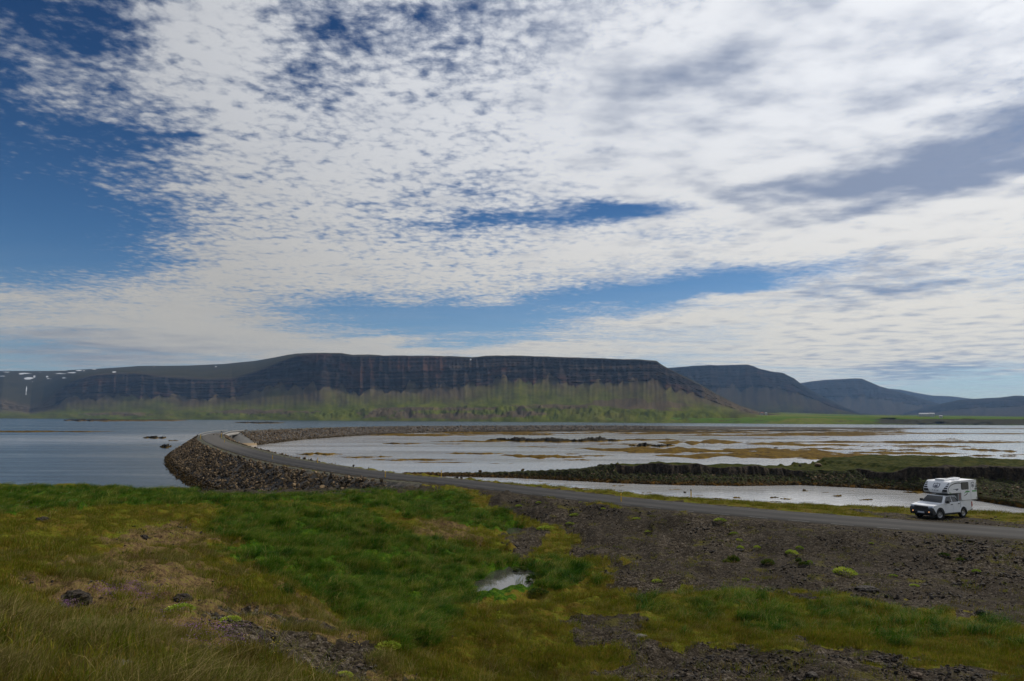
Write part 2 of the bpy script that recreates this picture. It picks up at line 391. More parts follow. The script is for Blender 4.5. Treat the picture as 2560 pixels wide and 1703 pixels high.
# zones of ground cover: polygons of the photograph laid on the ground
def inpoly(u, v, poly):
    c = np.zeros(np.shape(u), bool); n = len(poly)
    for i in range(n):
        x1, y1 = poly[i]; x2, y2 = poly[(i + 1) % n]
        if y1 == y2: continue
        c ^= ((y1 > v) != (y2 > v)) & (u < (x2 - x1) * (v - y1) / (y2 - y1) + x1)
    return c
ZP = dict(
 lush=[[(560, 1262), (760, 1262), (930, 1285), (1010, 1330), (1180, 1365), (1260, 1392), (1430, 1400), (1470, 1440), (1380, 1475), (1200, 1500), (1130, 1530), (1060, 1590), (980, 1610), (880, 1560), (800, 1500), (700, 1440), (590, 1390), (540, 1320)],
       [(-900, 1200), (480, 1222), (1150, 1226), (1180, 1262), (1290, 1290), (1300, 1330), (1200, 1320), (1050, 1290), (900, 1262), (700, 1252), (480, 1262), (300, 1262), (0, 1282), (-900, 1290)],
       [(1560, 1505), (1850, 1488), (2060, 1492), (2280, 1530), (2560, 1575), (2560, 1610), (2200, 1600), (1900, 1580), (1650, 1560)]],
 heath=[[(-900, 1520), (0, 1500), (120, 1420), (300, 1340), (430, 1300), (520, 1330), (560, 1410), (670, 1470), (800, 1545), (980, 1640), (1200, 1760), (-900, 1760)],
        [(1030, 1290), (1120, 1300), (1180, 1330), (1240, 1352), (1180, 1358), (1060, 1330)]],
 earth=[[(150, 1450), (330, 1400), (470, 1430), (640, 1510), (860, 1600), (1100, 1720), (600, 1720), (430, 1620), (230, 1560)], [(230, 1335), (420, 1300), (500, 1340), (380, 1375), (260, 1370)]],
 gravel=[[(1150, 1200), (1480, 1262), (2560, 1340), (3400, 1400), (3400, 1660), (2560, 1570), (2420, 1545), (2270, 1510), (2050, 1482), (1850, 1478), (1560, 1488), (1480, 1460), (1560, 1405), (1430, 1380), (1440, 1330), (1340, 1300), (1240, 1268)],
         [(1560, 1640), (1720, 1610), (2060, 1618), (2300, 1650), (2700, 1700), (2700, 1760), (1500, 1760)],
         [(1400, 1545), (1580, 1535), (1640, 1590), (1600, 1650), (1420, 1590)],
         [(1270, 1325), (1340, 1315), (1370, 1340), (1330, 1390), (1260, 1385)],
         [(480, 1520), (640, 1545), (820, 1600), (1010, 1690), (1100, 1760), (560, 1760), (520, 1640)],
         [(850, 1185), (1010, 1200), (1150, 1226), (960, 1228), (800, 1236), (480, 1236), (480, 1200)]],
)
def zones(x, y, z):
    jx = x + fbm(x * .5, y * .5, 4, 71) * 1.6; jy = y + fbm(x * .5, y * .5, 4, 81) * 2.6
    u, v = proj(jx, jy, z)
    o = {k: np.zeros(np.shape(x)) for k in ZP}
    for k, ps in ZP.items():
        for p in ps: o[k] = np.maximum(o[k], inpoly(u, v, p).astype(float))
    rd, rz, rs = road_dist(x, y)
    g = (np.abs(rd) < 3.6 + .8 * fbm(x * .4, y * .4, 2, 7)) | ((rd > 0) & (rd < 9 + fbm(x * .3, y * .3, 3, 8) * 5) & (x > 30))
    o['gravel'] = np.maximum(o['gravel'] * (rd < 0), g)
    o['heath'] *= (1 - o['gravel'] * 0.85); o['lush'] *= (1 - o['gravel']) * (rd < 0)
    low = sstep(1.6, .4, z) if False else (1 - sstep(.6, 1.8, z))
    o['lush'] *= np.where((u > 1500) & (v > 1485), .2, 1.0)
    o['shore'] = low
    return o

# ------------------------------------------------------------------ materials of the land
def m_ground(t, b, o):
    p = t.pos()
    lush, heath, grav, shore = (t.attr(k) for k in ('lush', 'heath', 'gravel', 'shore'))
    n1 = t.noise(p, 0.55, 6, .62); n2 = t.noise(p, 3.2, 6, .65); n3 = t.noise(p, 17, 5, .6); n4 = t.noise(p, 0.16, 4, .6)
    moss = t.ramp(t.math('MULTIPLY_ADD', n2, .5, t.math('MULTIPLY', n1, .5)), [(.30, (.035, .028, .005)), (.45, (.105, .074, .010)), (.55, (.085, .095, .007)), (.70, (.16, .155, .012))])
    grn = t.ramp(n2, [(.3, (.010, .026, .001)), (.5, (.030, .075, .003)), (.7, (.085, .115, .007))])
    hth = t.ramp(t.math('MULTIPLY_ADD', n2, .6, t.math('MULTIPLY', n3, .4)), [(.34, (.014, .009, .006)), (.43, (.070, .044, .022)), (.53, (.130, .088, .038)), (.60, (.12, .11, .02)), (.70, (.070, .085, .010))])
    vg = t.n('ShaderNodeTexVoronoi'); t.put(vg.inputs['Vector'], p); vg.inputs['Scale'].default_value = 7.5
    vs = t.n('ShaderNodeTexVoronoi'); t.put(vs.inputs['Vector'], p); vs.inputs['Scale'].default_value = 22
    sepc = t.n('ShaderNodeSeparateColor'); t.put(sepc.inputs[0], vg.outputs['Color'])
    sepd = t.n('ShaderNodeSeparateColor'); t.put(sepd.inputs[0], vs.outputs['Color'])
    gr = t.ramp(t.math('MULTIPLY_ADD', sepc.outputs[0], .5, t.math('MULTIPLY', sepd.outputs[0], .5)), [(.15, (.006, .005, .004)), (.5, (.034, .026, .017)), (.72, (.070, .057, .042)), (.92, (.15, .13, .105))])
    gr = t.mix(t.mr(t.math('ADD', n1, t.math('MULTIPLY', n2, .5)), .82, .98), gr, (.085, .078, .012))
    gr = t.mix(t.mr(n4, .35, .6, 0, .5), gr, (.030, .025, .019))
    bt = t.n('ShaderNodeBrightContrast')
    c = moss
    sm = t.math('ADD', t.math('MULTIPLY', t.math('SUBTRACT', n2, .5), 1.1), 0)
    c = t.mix(t.mr(t.math('ADD', lush, sm), .35, .65), c, grn)
    c = t.mix(t.mr(t.math('ADD', heath, sm), .35, .65), c, hth)
    c = t.mix(t.mr(t.math('ADD', grav, sm), .35, .65), c, gr)
    c = t.mix(t.mr(t.math('ADD', shore, sm), .35, .65), c, (.022, .018, .014))
    t.put(b.inputs['Base Color'], c); t.put(b.inputs['Roughness'], .95); b.inputs['Specular IOR Level'].default_value = .04
    h = t.math('ADD', t.math('MULTIPLY', n2, .7), t.math('MULTIPLY', t.math('SUBTRACT', 1, vg.outputs['Distance']), .5))
    t.put(b.inputs['Normal'], t.bump(t.math('MULTIPLY_ADD', n3, .3, h), .8, .12))
M_GROUND = make_mat('ground_cover', m_ground)

def m_road(t, b, o):
    p = t.pos(); ac = t.attr('across'); al = t.attr('along')
    cb = t.n('ShaderNodeCombineXYZ'); t.put(cb.inputs[0], t.math('MULTIPLY', ac, 1.0)); t.put(cb.inputs[1], t.math('MULTIPLY', al, .03))
    st = t.noise(cb.outputs[0], 2.6, 4, .6); n = t.noise(p, 12, 5, .7); n0 = t.noise(p, .4, 4, .6)
    c = t.ramp(t.math('MULTIPLY_ADD', st, .7, t.math('MULTIPLY', n, .3)), [(.3, (.015, .0145, .0145)), (.5, (.025, .024, .023)), (.68, (.042, .039, .037))])
    trk = t.math('ABSOLUTE', t.math('SUBTRACT', t.math('ABSOLUTE', ac), 1.25))
    c = t.mix(t.math('MULTIPLY', t.mr(trk, .15, .75, 1, 0), t.mr(n0, .3, .6, .25, .6)), c, (.060, .056, .052))
    c = t.mix(t.mr(t.attr('pale'), 0, 1, 0, .62), c, (.115, .105, .092))
    edge = t.mr(t.math('ADD', t.math('ABSOLUTE', ac), t.math('MULTIPLY', n0, .8)), 2.7, 3.1)
    c = t.mix(t.math('MULTIPLY', edge, .7), c, (.028, .025, .020))
    t.put(b.inputs['Base Color'], c); t.put(b.inputs['Roughness'], .8); b.inputs['Specular IOR Level'].default_value = .12
    t.put(b.inputs['Normal'], t.bump(n, .35, .02))
M_ROAD = make_mat('worn_asphalt', m_road)

def m_rock(base=(.10, .085, .07), dark=(.018, .016, .015), warm=(.15, .11, .075), weed=True):
    def f(t, b, o):
        p = t.pos(); oi = t.n('ShaderNodeObjectInfo'); rn = oi.outputs['Random']
        n = t.noise(p, 3.0, 5, .65); n2 = t.noise(p, 14, 4, .6)
        c = t.mix(t.mr(rn, .1, .9), dark, base)
        c = t.mix(t.mr(t.math('FRACT', t.math('MULTIPLY', rn, 7.3)), .6, .95, 0, .8), c, warm)
        c = t.mix(t.mr(n, .38, .66, 0, .6), c, dark)
        c = t.mix(t.mr(n2, .58, .7, 0, .45), c, (.22, .20, .17))
        if weed:
            s = t.n('ShaderNodeSeparateXYZ'); t.put(s.inputs[0], p)
            w = t.mr(t.math('ADD', s.outputs[2], t.math('MULTIPLY', n, 1.2)), 1.4, 2.2, 1, 0)
            c = t.mix(w, c, t.mix(n2, (.018, .012, .004), (.07, .042, .010)))
        t.put(b.inputs['Base Color'], c); t.put(b.inputs['Roughness'], .85); b.inputs['Specular IOR Level'].default_value = .15
        t.put(b.inputs['Normal'], t.bump(t.math('ADD', n, t.math('MULTIPLY', n2, .4)), .5, .08))
    return f
M_RIPRAP = make_mat('riprap_basalt', m_rock((.175, .122, .070), (.020, .015, .010), (.30, .21, .115)))
M_STONE = make_mat('grey_basalt', m_rock((.066, .057, .048), (.014, .012, .010), (.11, .080, .055), weed=False))
M_PALESTONE = make_mat('lichen_stone', m_rock((.16, .15, .13), (.05, .045, .04), (.20, .17, .13), weed=False))

def m_blade(lo, mid, hi, straw, strawamt, rough=.65):
    def f(t, b, o):
        tint = t.attr('tint'); hgt = t.attr('hgt'); p = t.pos()
        rn = t.n('ShaderNodeObjectInfo').outputs['Random']
        n = t.noise(p, .9, 5, .65)
        g = t.ramp(t.math('MULTIPLY_ADD', n, .9, t.math('MULTIPLY_ADD', rn, .25, -.07)), [(.36, lo), (.5, mid), (.64, hi)])
        s = t.mr(t.math('ADD', tint, t.math('MULTIPLY', t.math('SUBTRACT', n, .5), 1.3)), 1 - strawamt - .1, 1 - strawamt + .1)
        c = t.mix(s, g, straw)
        t.put(b.inputs['Base Color'], c); t.put(b.inputs['Roughness'], rough); b.inputs['Specular IOR Level'].default_value = .08
        tr = t.n('ShaderNodeBsdfTranslucent'); t.put(tr.inputs[0], c)
        mx = t.n('ShaderNodeMixShader'); mx.inputs[0].default_value = .32
        t.t.links.new(b.outputs[0], mx.inputs[1]); t.t.links.new(tr.outputs[0], mx.inputs[2]); t.t.links.new(mx.outputs[0], o.inputs[0])
    return f
M_LUSH = make_mat('lush_blades', m_blade((.018, .060, .0015), (.042, .118, .003), (.125, .165, .008), (.28, .23, .065), .14))
M_DRY = make_mat('dry_blades', m_blade((.105, .078, .022), (.125, .118, .018), (.080, .112, .008), (.30, .235, .095), .28))
M_OLIVE = make_mat('olive_blades', m_blade((.120, .088, .008), (.085, .120, .005), (.180, .175, .010), (.26, .18, .04), .22))
M_LIME = make_mat('lime_leaves', m_blade((.14, .22, .02), (.24, .32, .03), (.34, .42, .05), (.4, .4, .07), .2))

# ------------------------------------------------------------------ water
def lagoon_side(x, y):
    rd, _, s = road_dist(x, y)
    return rd
ang = np.radians(np.linspace(-62, 62, 421)); rad = np.r_[60 * 1.022 ** np.arange(0, 265)]; rad = rad[rad < 18000]
AA, RR = np.meshgrid(ang, rad); wx, wy = RR * np.sin(AA), RR * np.cos(AA)
rdw = lagoon_side(wx, wy)
calm = ((rdw > 0) & (wy < 900)).astype(float)
band = sstep(360, 410, RR) * (1 - sstep(520, 600, RR)) * (.65 + .8 * fbm(wx * .012, wy * .05, 3, 88)) * (wx < 0)
calm = np.maximum(calm, np.clip(band, 0, 1) * .5)
farsea = sstep(560, 700, RR) * (calm < .9) * (1 - .6 * sstep(-500, 300, wx))
def m_water(t, b, o):
    p = t.pos(); calm = t.attr('calm')
    ps = t.scale(p, (.5, 1, 1))
    streak = t.noise(t.scale(p, (.0045, .03, 1)), 1.0, 5, .62)
    st2 = t.noise(t.scale(p, (.02, .16, 1)), 1.0, 4, .6)
    mix = t.math('MULTIPLY_ADD', st2, .4, t.math('MULTIPLY', streak, .6))
    calmer = t.mr(mix, .40, .60)
    r_sea = t.mr(calmer, 0, 1, .24, .15, smooth=False); r_lag = t.mr(calmer, 0, 1, .13, .085, smooth=False)
    mm = t.n('ShaderNodeMix', data_type='FLOAT'); t.put(mm.inputs[0], calm); t.put(mm.inputs[2], r_sea); t.put(mm.inputs[3], r_lag)
    t.put(b.inputs['Roughness'], mm.outputs[0])
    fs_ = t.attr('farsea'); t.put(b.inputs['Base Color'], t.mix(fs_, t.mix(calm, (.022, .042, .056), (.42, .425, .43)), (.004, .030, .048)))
    t.put(b.inputs['IOR'], t.math('SUBTRACT', t.mr(calm, 0, 1, 1.55, 2.9, smooth=False), t.math('MULTIPLY', fs_, .27))); b.inputs['Specular IOR Level'].default_value = .5
    w1 = t.noise(t.scale(p, (.35, .8, 1)), 1.0, 4, .6); w2 = t.noise(t.scale(p, (1.2, 2.4, 1)), 1.0, 3, .6)
    st = t.math('MULTIPLY', t.math('SUBTRACT', 1.15, calmer), t.math('SUBTRACT', .8, t.math('MULTIPLY', calm, .66)))
    t.put(b.inputs['Normal'], t.bump(t.math('MULTIPLY_ADD', w2, .35, w1), st, .55))
M_WATER = make_mat('sea_water', m_water)
wz = np.zeros_like(wx)
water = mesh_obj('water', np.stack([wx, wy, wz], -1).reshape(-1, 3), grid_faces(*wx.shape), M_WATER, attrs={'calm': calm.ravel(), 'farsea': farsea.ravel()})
tagit(water, kind='structure')

# ------------------------------------------------------------------ near land mesh
core = np.linspace(-43, 43, 620)
ang = np.radians(np.r_[np.linspace(-88, -43.5, 40), core, np.linspace(43.5, 88, 40)])
rad = [0.8]
while rad[-1] < 190: rad.append(rad[-1] + max(0.05, rad[-1] * .0125))
rad = np.array(rad)
AA, RR = np.meshgrid(ang, rad); gx, gy = RR * np.sin(AA), RR * np.cos(AA)
gz = land(gx, gy)
zn = zones(gx, gy, gz)
keep = gz > -1.3
fc = grid_faces(*gx.shape); kv = keep.ravel()
fc = fc[kv[fc].any(1)]
used = np.zeros(gx.size, bool); used[fc.ravel()] = True; remap = np.cumsum(used) - 1
vv = np.stack([gx, gy, gz], -1).reshape(-1, 3)[used]
ground = mesh_obj('ground', vv, remap[fc], M_GROUND, smooth=True, attrs={k: a.ravel()[used] for k, a in zn.items()})
tagit(ground, kind='structure')
def m_pool(t, b, o):
    t.put(b.inputs['Base Color'], (.05, .05, .045)); b.inputs['Roughness'].default_value = .05; b.inputs['IOR'].default_value = 2.2
    t.put(b.inputs['Normal'], t.bump(t.noise(t.pos(), 2, 2, .5), .04, .02))
M_POOL = make_mat('pool_water', m_pool)
for pu, pv, pz, ra, rb in ((1262, 1456, 3.10, 3.2, 5.5), (1289, 1326, 3.18, 1.6, 3.0)):
    q = P(pu, pv, pz); a = np.linspace(0, 2 * math.pi, 33)[:-1]
    v = np.stack([q[0] + ra * np.cos(a), q[1] + rb * np.sin(a), np.full(32, q[2])], 1)
    tagit(mesh_obj('puddle_water', v, [list(range(32))], M_POOL), kind='structure')

# ------------------------------------------------------------------ road, markings, causeway
def sweep(name, s0, s1, offs, mat, zfn=None, step=1, attrs=None, kind='structure', jitter=None, parent=None):
    i = np.where((RS >= s0) & (RS <= s1))[0][::step]
    C, N, Z = RL[i, :2], RNR[i], RL[i, 2]
    o = np.asarray(offs, float)
    xy = C[:, None, :] + N[:, None, :] * o[None, :, 0, None]
    z = Z[:, None] + o[None, :, 1]
    if jitter is not None: xy, z = jitter(xy, z, RS[i], o)
    v = np.concatenate([xy, z[..., None]], -1).reshape(-1, 3)
    at = {'across': np.tile(o[:, 0], len(i)), 'along': np.repeat(RS[i], len(o))}
    at.update({k: f(v, np.repeat(RS[i], len(o))) for k, f in (attrs or {}).items()})
    ob = mesh_obj(name, v, grid_faces(len(i), len(o)), mat, attrs=at, smooth=True, parent=parent)
    if kind and not parent: tagit(ob, kind=kind)
    return ob
S_END = RS[-1]
def s_at(u, lo=0, hi=1e9):
    uu = proj(RL[:, 0], RL[:, 1], RL[:, 2])[0]; m = (RS > lo) & (RS < hi)
    return RS[np.argmin(np.where(m, np.abs(uu - u), 1e9))]
S_B = RS[np.argmin(RL[:, 0] ** 2 * 0 + np.where(RL[:, 1] < 230, 230 - RL[:, 1], RL[:, 1] - 230))]
SB0 = RS[np.argmin(np.abs(RL[:, 1] - 258))]; SB1 = RS[np.argmin(np.abs(RL[:, 1] - 318))]
pale = lambda v, s: sstep(SB0 - 170, SB0 - 60, s) * 1.0
road = sweep('road', 0, S_END, [(-3.0, -.12), (-2.8, .0), (-2.0, .03), (-1.0, .06), (0, .075), (1.0, .06), (2.0, .03), (2.8, .0), (3.0, -.12)], M_ROAD, attrs={'pale': pale})
def m_paint(t, b, o):
    n = t.noise(t.pos(), 9, 4, .7); t.put(b.inputs['Base Color'], t.mix(t.mr(n, .42, .6), (.15, .15, .14), (.035, .034, .033))); b.inputs['Roughness'].default_value = .7
M_PAINT = make_mat('worn_road_paint', m_paint)
vs, fs = [], []
for side in (-2.55, 2.55):
    s = 20.0
    while s < SB0:
        j = np.searchsorted(RS, s); j2 = min(j + 1, len(RL) - 1)
        a, b2 = RL[j], RL[j2]; n = RNR[j]; n2 = RNR[j2]
        k = len(vs)
        for pt, nn in ((a, n), (b2, n2)):
            for w in (-.05, .05): vs.append((pt[0] + nn[0] * (side + w), pt[1] + nn[1] * (side + w), pt[2] + .014))
        fs.append((k, k + 1, k + 3, k + 2)); s += 3.0
tagit(mesh_obj('edge_line_markings', vs, fs, M_PAINT), kind='structure')

H_E = 13.2   # half-width of the embankment at its foot
def emb_jit(xy, z, s, o):
    n = fbm(xy[..., 0] * .5, xy[..., 1] * .5, 3, 91); k = (np.abs(o[:, 0]) > 4.5)[None, :]
    # the foot widens / narrows a little
    return xy, z + np.where(k, n * .45, 0)
prof = [(-17, -8.4)] + [(-x, -(x - 4.4) / 8.8 * 6.2) for x in (13.8, 12.5, 11.3, 10, 8.7, 7.4, 6.1, 5.2)] + [(-4.3, -.06), (-3.4, -.06), (3.4, -.06), (4.3, -.06)] + [(x, -(x - 4.4) / 8.8 * 6.2) for x in (5.2, 6.1, 7.4, 8.7, 10, 11.3, 12.5, 13.8)] + [(17, -8.4)]
def m_emb(t, b, o):
    p = t.pos(); v = t.n('ShaderNodeTexVoronoi'); t.put(v.inputs['Vector'], p); v.inputs['Scale'].default_value = 1.1
    s = t.n('ShaderNodeSeparateColor'); t.put(s.inputs[0], v.outputs['Color']); n = t.noise(p, 5, 4, .6)
    c = t.ramp(s.outputs[0], [(.1, (.012, .011, .010)), (.5, (.04, .033, .027)), (.9, (.11, .09, .07))])
    ac = t.math('ABSOLUTE', t.attr('across'))
    c = t.mix(t.mr(t.math('MULTIPLY_ADD', n, .8, ac), 4.2, 5.4), t.mix(t.noise(p, .8), (.055, .060, .014), (.06, .05, .035)), c)
    sz = t.n('ShaderNodeSeparateXYZ'); t.put(sz.inputs[0], p)
    c = t.mix(t.mr(t.math('ADD', sz.outputs[2], n), 1.3, 1.9, 1, 0), c, (.035, .022, .006))
    t.put(b.inputs['Base Color'], c); b.inputs['Roughness'].default_value = .9
    t.put(b.inputs['Normal'], t.bump(t.math('SUBTRACT', n, v.outputs['Distance']), 1.0, .4))
M_EMB = make_mat('embankment_core', m_emb)
sweep('causeway_bank', S_EMB0, SB0, prof, M_EMB, jitter=emb_jit)
sweep('causeway_bank', SB1, S_END, prof, M_EMB, jitter=emb_jit)

# bridge in the gap
def m_conc(t, b, o):
    n = t.noise(t.pos(), 1.5, 5, .6); t.put(b.inputs['Base Color'], t.mix(n, (.13, .125, .115), (.26, .245, .22))); b.inputs['Roughness'].default_value = .85
M_CONC = make_mat('weathered_concrete', m_conc)
def m_steel(t, b, o):
    n = t.noise(t.pos(), 4, 4, .6); t.put(b.inputs['Base Color'], t.mix(n, (.16, .16, .15), (.34, .33, .31))); b.inputs['Roughness'].default_value = .55; b.inputs['Metallic'].default_value = .5
M_STEEL = make_mat('galvanised_steel', m_steel)
br = empty('road_bridge', tuple(RL[np.searchsorted(RS, (SB0 + SB1) / 2)]))
tagit(br, 'low concrete road bridge closing the gap in the stone causeway at its bend', 'bridge')
br.location = (0, 0, 0)
sweep('bridge_deck', SB0 - 1, SB1 + 1, [(-4.2, -.10), (-4.2, -1.1), (4.2, -1.1), (4.2, -.10), (3.35, -.06), (-3.35, -.06), (-4.2, -.10)], M_CONC, parent=br)
for f in (.0, .25, .5, .75, 1.0):
    j = np.searchsorted(RS, SB0 + f * (SB1 - SB0)); c = RL[j]; th = math.atan2(RT[j, 1], RT[j, 0])
    bm = bmesh.new(); bm_box(bm, (-.4, -3.8, -c[2] - 1.5), (.4, 3.8, -1.1), .05)
    pr = bm_obj('bridge_pier' if 0 < f < 1 else 'abutment', bm, M_CONC, br); pr.location = tuple(c); pr.rotation_euler = (0, 0, th)
for side, lab in ((-3.9, 'grey steel guardrail on the seaward side of the causeway bridge'), (3.9, 'grey steel guardrail on the lagoon side of the causeway bridge')):
    g = empty('guardrail'); tagit(g, lab, 'guardrail', 'guardrails of the causeway bridge')
    sweep('rail', SB0 - 22, SB1 + 8, [(side - .04, .45), (side + .05, .5), (side - .02, .6), (side + .05, .7), (side - .04, .78)], M_STEEL, parent=g)
    for s in np.arange(SB0 - 22, SB1 + 8, 4.0):
        j = np.searchsorted(RS, s); q = RL[j, :2] + RNR[j] * (side - .1)
        po = box_obj('post', (-.06, -.06, -.5), (.06, .06, .74), M_STEEL, g) if s == SB0 - 22 else D.objects.new('post', _pm)
        if s != SB0 - 22: COL.objects.link(po); po.parent = g
        else: _pm = po.data
        po.location = (q[0], q[1], RL[j, 2])
# pale lined slopes beside the gap
def slab(name, quad, mat):
    a, b_, c, d = [np.array(q, float) for q in quad]; n = 14; vs = []
    for i in range(n):
        for j in range(n):
            s, t_ = i / (n - 1), j / (n - 1); p = (a * (1 - s) + b_ * s) * (1 - t_) + (d * (1 - s) + c * s) * t_
            vs.append((p[0], p[1], p[2] + .25 * float(fbm(p[0] * .3, p[1] * .3, 2, 4))))
    return tagit(mesh_obj(name, np.array(vs), grid_faces(n, n), mat, smooth=True), kind='structure')
def cone_bank(s, sgn, name):
    """rounded end of an embankment at the gap"""
    j = np.searchsorted(RS, s); c = RL[j]; t0 = RT[j] * sgn; n0 = RNR[j]
    rr = [0, 4.0, 5.0, 7, 9, 11, 13.2, 16]; hh = [-.1, -.1, -.5, -1.9, -3.3, -4.7, -6.2, -8.2]; vs = []; na = 40
    for r, h in zip(rr, hh):
        for a in np.linspace(-math.pi / 2, math.pi / 2, na):
            d = t0 * math.cos(a) + n0 * math.sin(a); q = c[:2] + d * r * (1 if abs(a) > 9 else (1 - .25 * math.cos(a)))
            vs.append((q[0], q[1], c[2] + h))
    return tagit(mesh_obj(name, np.array(vs), grid_faces(len(rr), na), M_EMB if sgn > 0 else M_CONC2, smooth=True), kind='structure')
def m_conc2(t, b, o):
    s = t.n('ShaderNodeSeparateXYZ'); t.put(s.inputs[0], t.pos()); n = t.noise(t.pos(), .8, 4, .6)
    c = t.mix(n, (.05, .05, .05), (.10, .098, .09)); c = t.mix(t.mr(t.math('MULTIPLY_ADD', n, .6, s.outputs[2]), 1.2, 1.6, 1, 0), c, (.20, .14, .07))
    t.put(b.inputs['Base Color'], c); b.inputs['Roughness'].default_value = .8
M_CONC2 = make_mat('stained_slope_lining', m_conc2)
cone_bank(SB0, 1, 'causeway_end'); cone_bank(SB1, -1, 'causeway_end')

# ------------------------------------------------------------------ scattering
def rock_mesh(seed, flat=.7, n=15):
    r = np.random.default_rng(seed); p = r.normal(size=(n, 3)); p /= np.linalg.norm(p, axis=1)[:, None]
    p *= r.uniform(.75, 1.0, (n, 1)); p *= (1.0, r.uniform(.6, .9), flat * r.uniform(.75, 1.1))
    bm = bmesh.new()
    for q in p: bm.verts.new(q * .5)
    bmesh.ops.convex_hull(bm, input=bm.verts[:])
    bmesh.ops.delete(bm, geom=[v for v in bm.verts if not v.link_faces], context='VERTS')
    return bm
def rock_protos(mat, flat, n=8, seed=0):
    return [bm_obj('stone_shape', rock_mesh(seed + i, flat), mat, link=False) for i in range(n)]
def scatter(name, pos, rot, scl, idx, protos, label=None, cat=None, group=None):
    N = len(pos); me = D.meshes.new(name); me.vertices.add(N); me.vertices.foreach_set('co', np.asarray(pos, np.float32).ravel())
    for k, a in (('rot', rot), ('scl', scl)):
        at = me.attributes.new(k, 'FLOAT_VECTOR', 'POINT'); at.data.foreach_set('vector', np.asarray(a, np.float32).ravel())
    at = me.attributes.new('idx', 'INT', 'POINT'); at.data.foreach_set('value', np.asarray(idx, np.int32))
    ob = D.objects.new(name, me); COL.objects.link(ob)
    ng = D.node_groups.new(name, 'GeometryNodeTree')
    ng.interface.new_socket('Geometry', in_out='INPUT', socket_type='NodeSocketGeometry')
    ng.interface.new_socket('Geometry', in_out='OUTPUT', socket_type='NodeSocketGeometry')
    gi = ng.nodes.new('NodeGroupInput'); go = ng.nodes.new('NodeGroupOutput')
    ip = ng.nodes.new('GeometryNodeInstanceOnPoints'); L = ng.links.new
    L(gi.outputs[0], ip.inputs['Points']); L(ip.outputs[0], go.inputs[0])
    g2 = ng.nodes.new('GeometryNodeGeometryToInstance')
    for pr in reversed(protos):
        oi = ng.nodes.new('GeometryNodeObjectInfo'); oi.inputs['Object'].default_value = pr; oi.inputs['As Instance'].default_value = False
        L(oi.outputs['Geometry'], g2.inputs[0])
    L(g2.outputs[0], ip.inputs['Instance']); ip.inputs['Pick Instance'].default_value = True
    for nm, typ, sock in (('rot', 'FLOAT_VECTOR', 'Rotation'), ('scl', 'FLOAT_VECTOR', 'Scale'), ('idx', 'INT', 'Instance Index')):
        na = ng.nodes.new('GeometryNodeInputNamedAttribute'); na.data_type = typ; na.inputs['Name'].default_value = nm
        L(na.outputs['Attribute'], ip.inputs[sock])
    md = ob.modifiers.new('scatter', 'NODES'); md.node_group = ng
    return tagit(ob, label, cat, group, kind='stuff')
def individuals(name, pos, rot, scl, idx, protos, label, cat, group):
    for p, r_, s_, i in zip(pos, rot, scl, idx):
        o = D.objects.new(name, protos[int(i)].data); COL.objects.link(o)
        o.location = p; o.rotation_euler = r_; o.scale = s_
        tagit(o, label(p) if callable(label) else label, cat, group)

RIP = rock_protos(M_RIPRAP, .8, 10, 100)
def riprap(s0, s1, side, dens, lo=4.6, hi=14.5, top_only=False, size=(.55, 1.25)):
    n = int((s1 - s0) * (hi - lo) * dens)
    s = rng.uniform(s0, s1, n); d = rng.uniform(lo, hi, n)
    C = np.stack([np.interp(s, RS, RL[:, i]) for i in range(3)], 1); N = np.stack([np.interp(s, RS, RNR[:, i]) for i in range(2)], 1)
    xy = C[:, :2] + N * (d * side)[:, None]; z = C[:, 2] - (d - 4.4) / 8.8 * 6.2 + rng.normal(0, .1, n) + .12
    w = size[0] + (size[1] - size[0]) * rng.random(n) ** 2 * 1.25
    ok = z > -.6
    return np.c_[xy, z][ok], w[ok]
parts = [riprap(S_EMB0 + 6, SB0 + 4, -1, 5.0, size=(.30, .80)), riprap(S_EMB0, SB0 + 2, 1, 3.0, size=(.30, .75)), riprap(SB1 - 2, SB1 + 260, 1, 2.0, size=(.42, 1.0)), riprap(SB1 + 260, SB1 + 620, 1, .7, size=(.8, 1.6)),
         riprap(SB1 - 2, SB1 + 300, -1, .6, hi=7, size=(.7, 1.4))]
# spur end of the near bank
j = np.searchsorted(RS, SB0)
for _ in range(1):
    n = 700; a = rng.uniform(0, math.pi / 2, n); r_ = rng.uniform(4.5, 13.5, n)
    dv = RT[j][None] * np.cos(a)[:, None] + RNR[j][None] * np.sin(a)[:, None]
    q = RL[j, :2] + dv * (r_ * (1 - .25 * np.cos(a)))[:, None]
    parts.append((np.c_[q, RL[j, 2] - (r_ - 4.4) / 8.8 * 6.2 + .1], rng.uniform(.6, 1.2, n)))
pp = np.vstack([p[0] for p in parts]); ww = np.concatenate([p[1] for p in parts])
# where the near bank runs into the land, stones sit on whichever is higher
lz = land(pp[:, 0], pp[:, 1], False); near = (pp[:, 1] < 125); pp[:, 2] = np.where(near & (lz > pp[:, 2]), -99, pp[:, 2])
k = pp[:, 2] > -50; pp, ww = pp[k], ww[k]
rot = rng.uniform(0, 6.28, (len(pp), 3)); scl = ww[:, None] * rng.uniform(.75, 1.25, (len(pp), 3)); idx = rng.integers(0, len(RIP), len(pp))
dist = np.linalg.norm(pp - np.array([0, 0, HC]), axis=1)
side_sea = road_dist(pp[:, 0], pp[:, 1])[0] < 0
pu_, pv_ = proj(pp[:, 0], pp[:, 1], pp[:, 2]); vis = (pu_ > 380) & (pu_ < 1010) & side_sea & (pv_ < 1226) & (pp[:, 2] > .1) & (dist < 240)
app = np.where(vis, ww / dist, -1); order = np.argsort(-app); big = order[:300]; rest = order[300:]
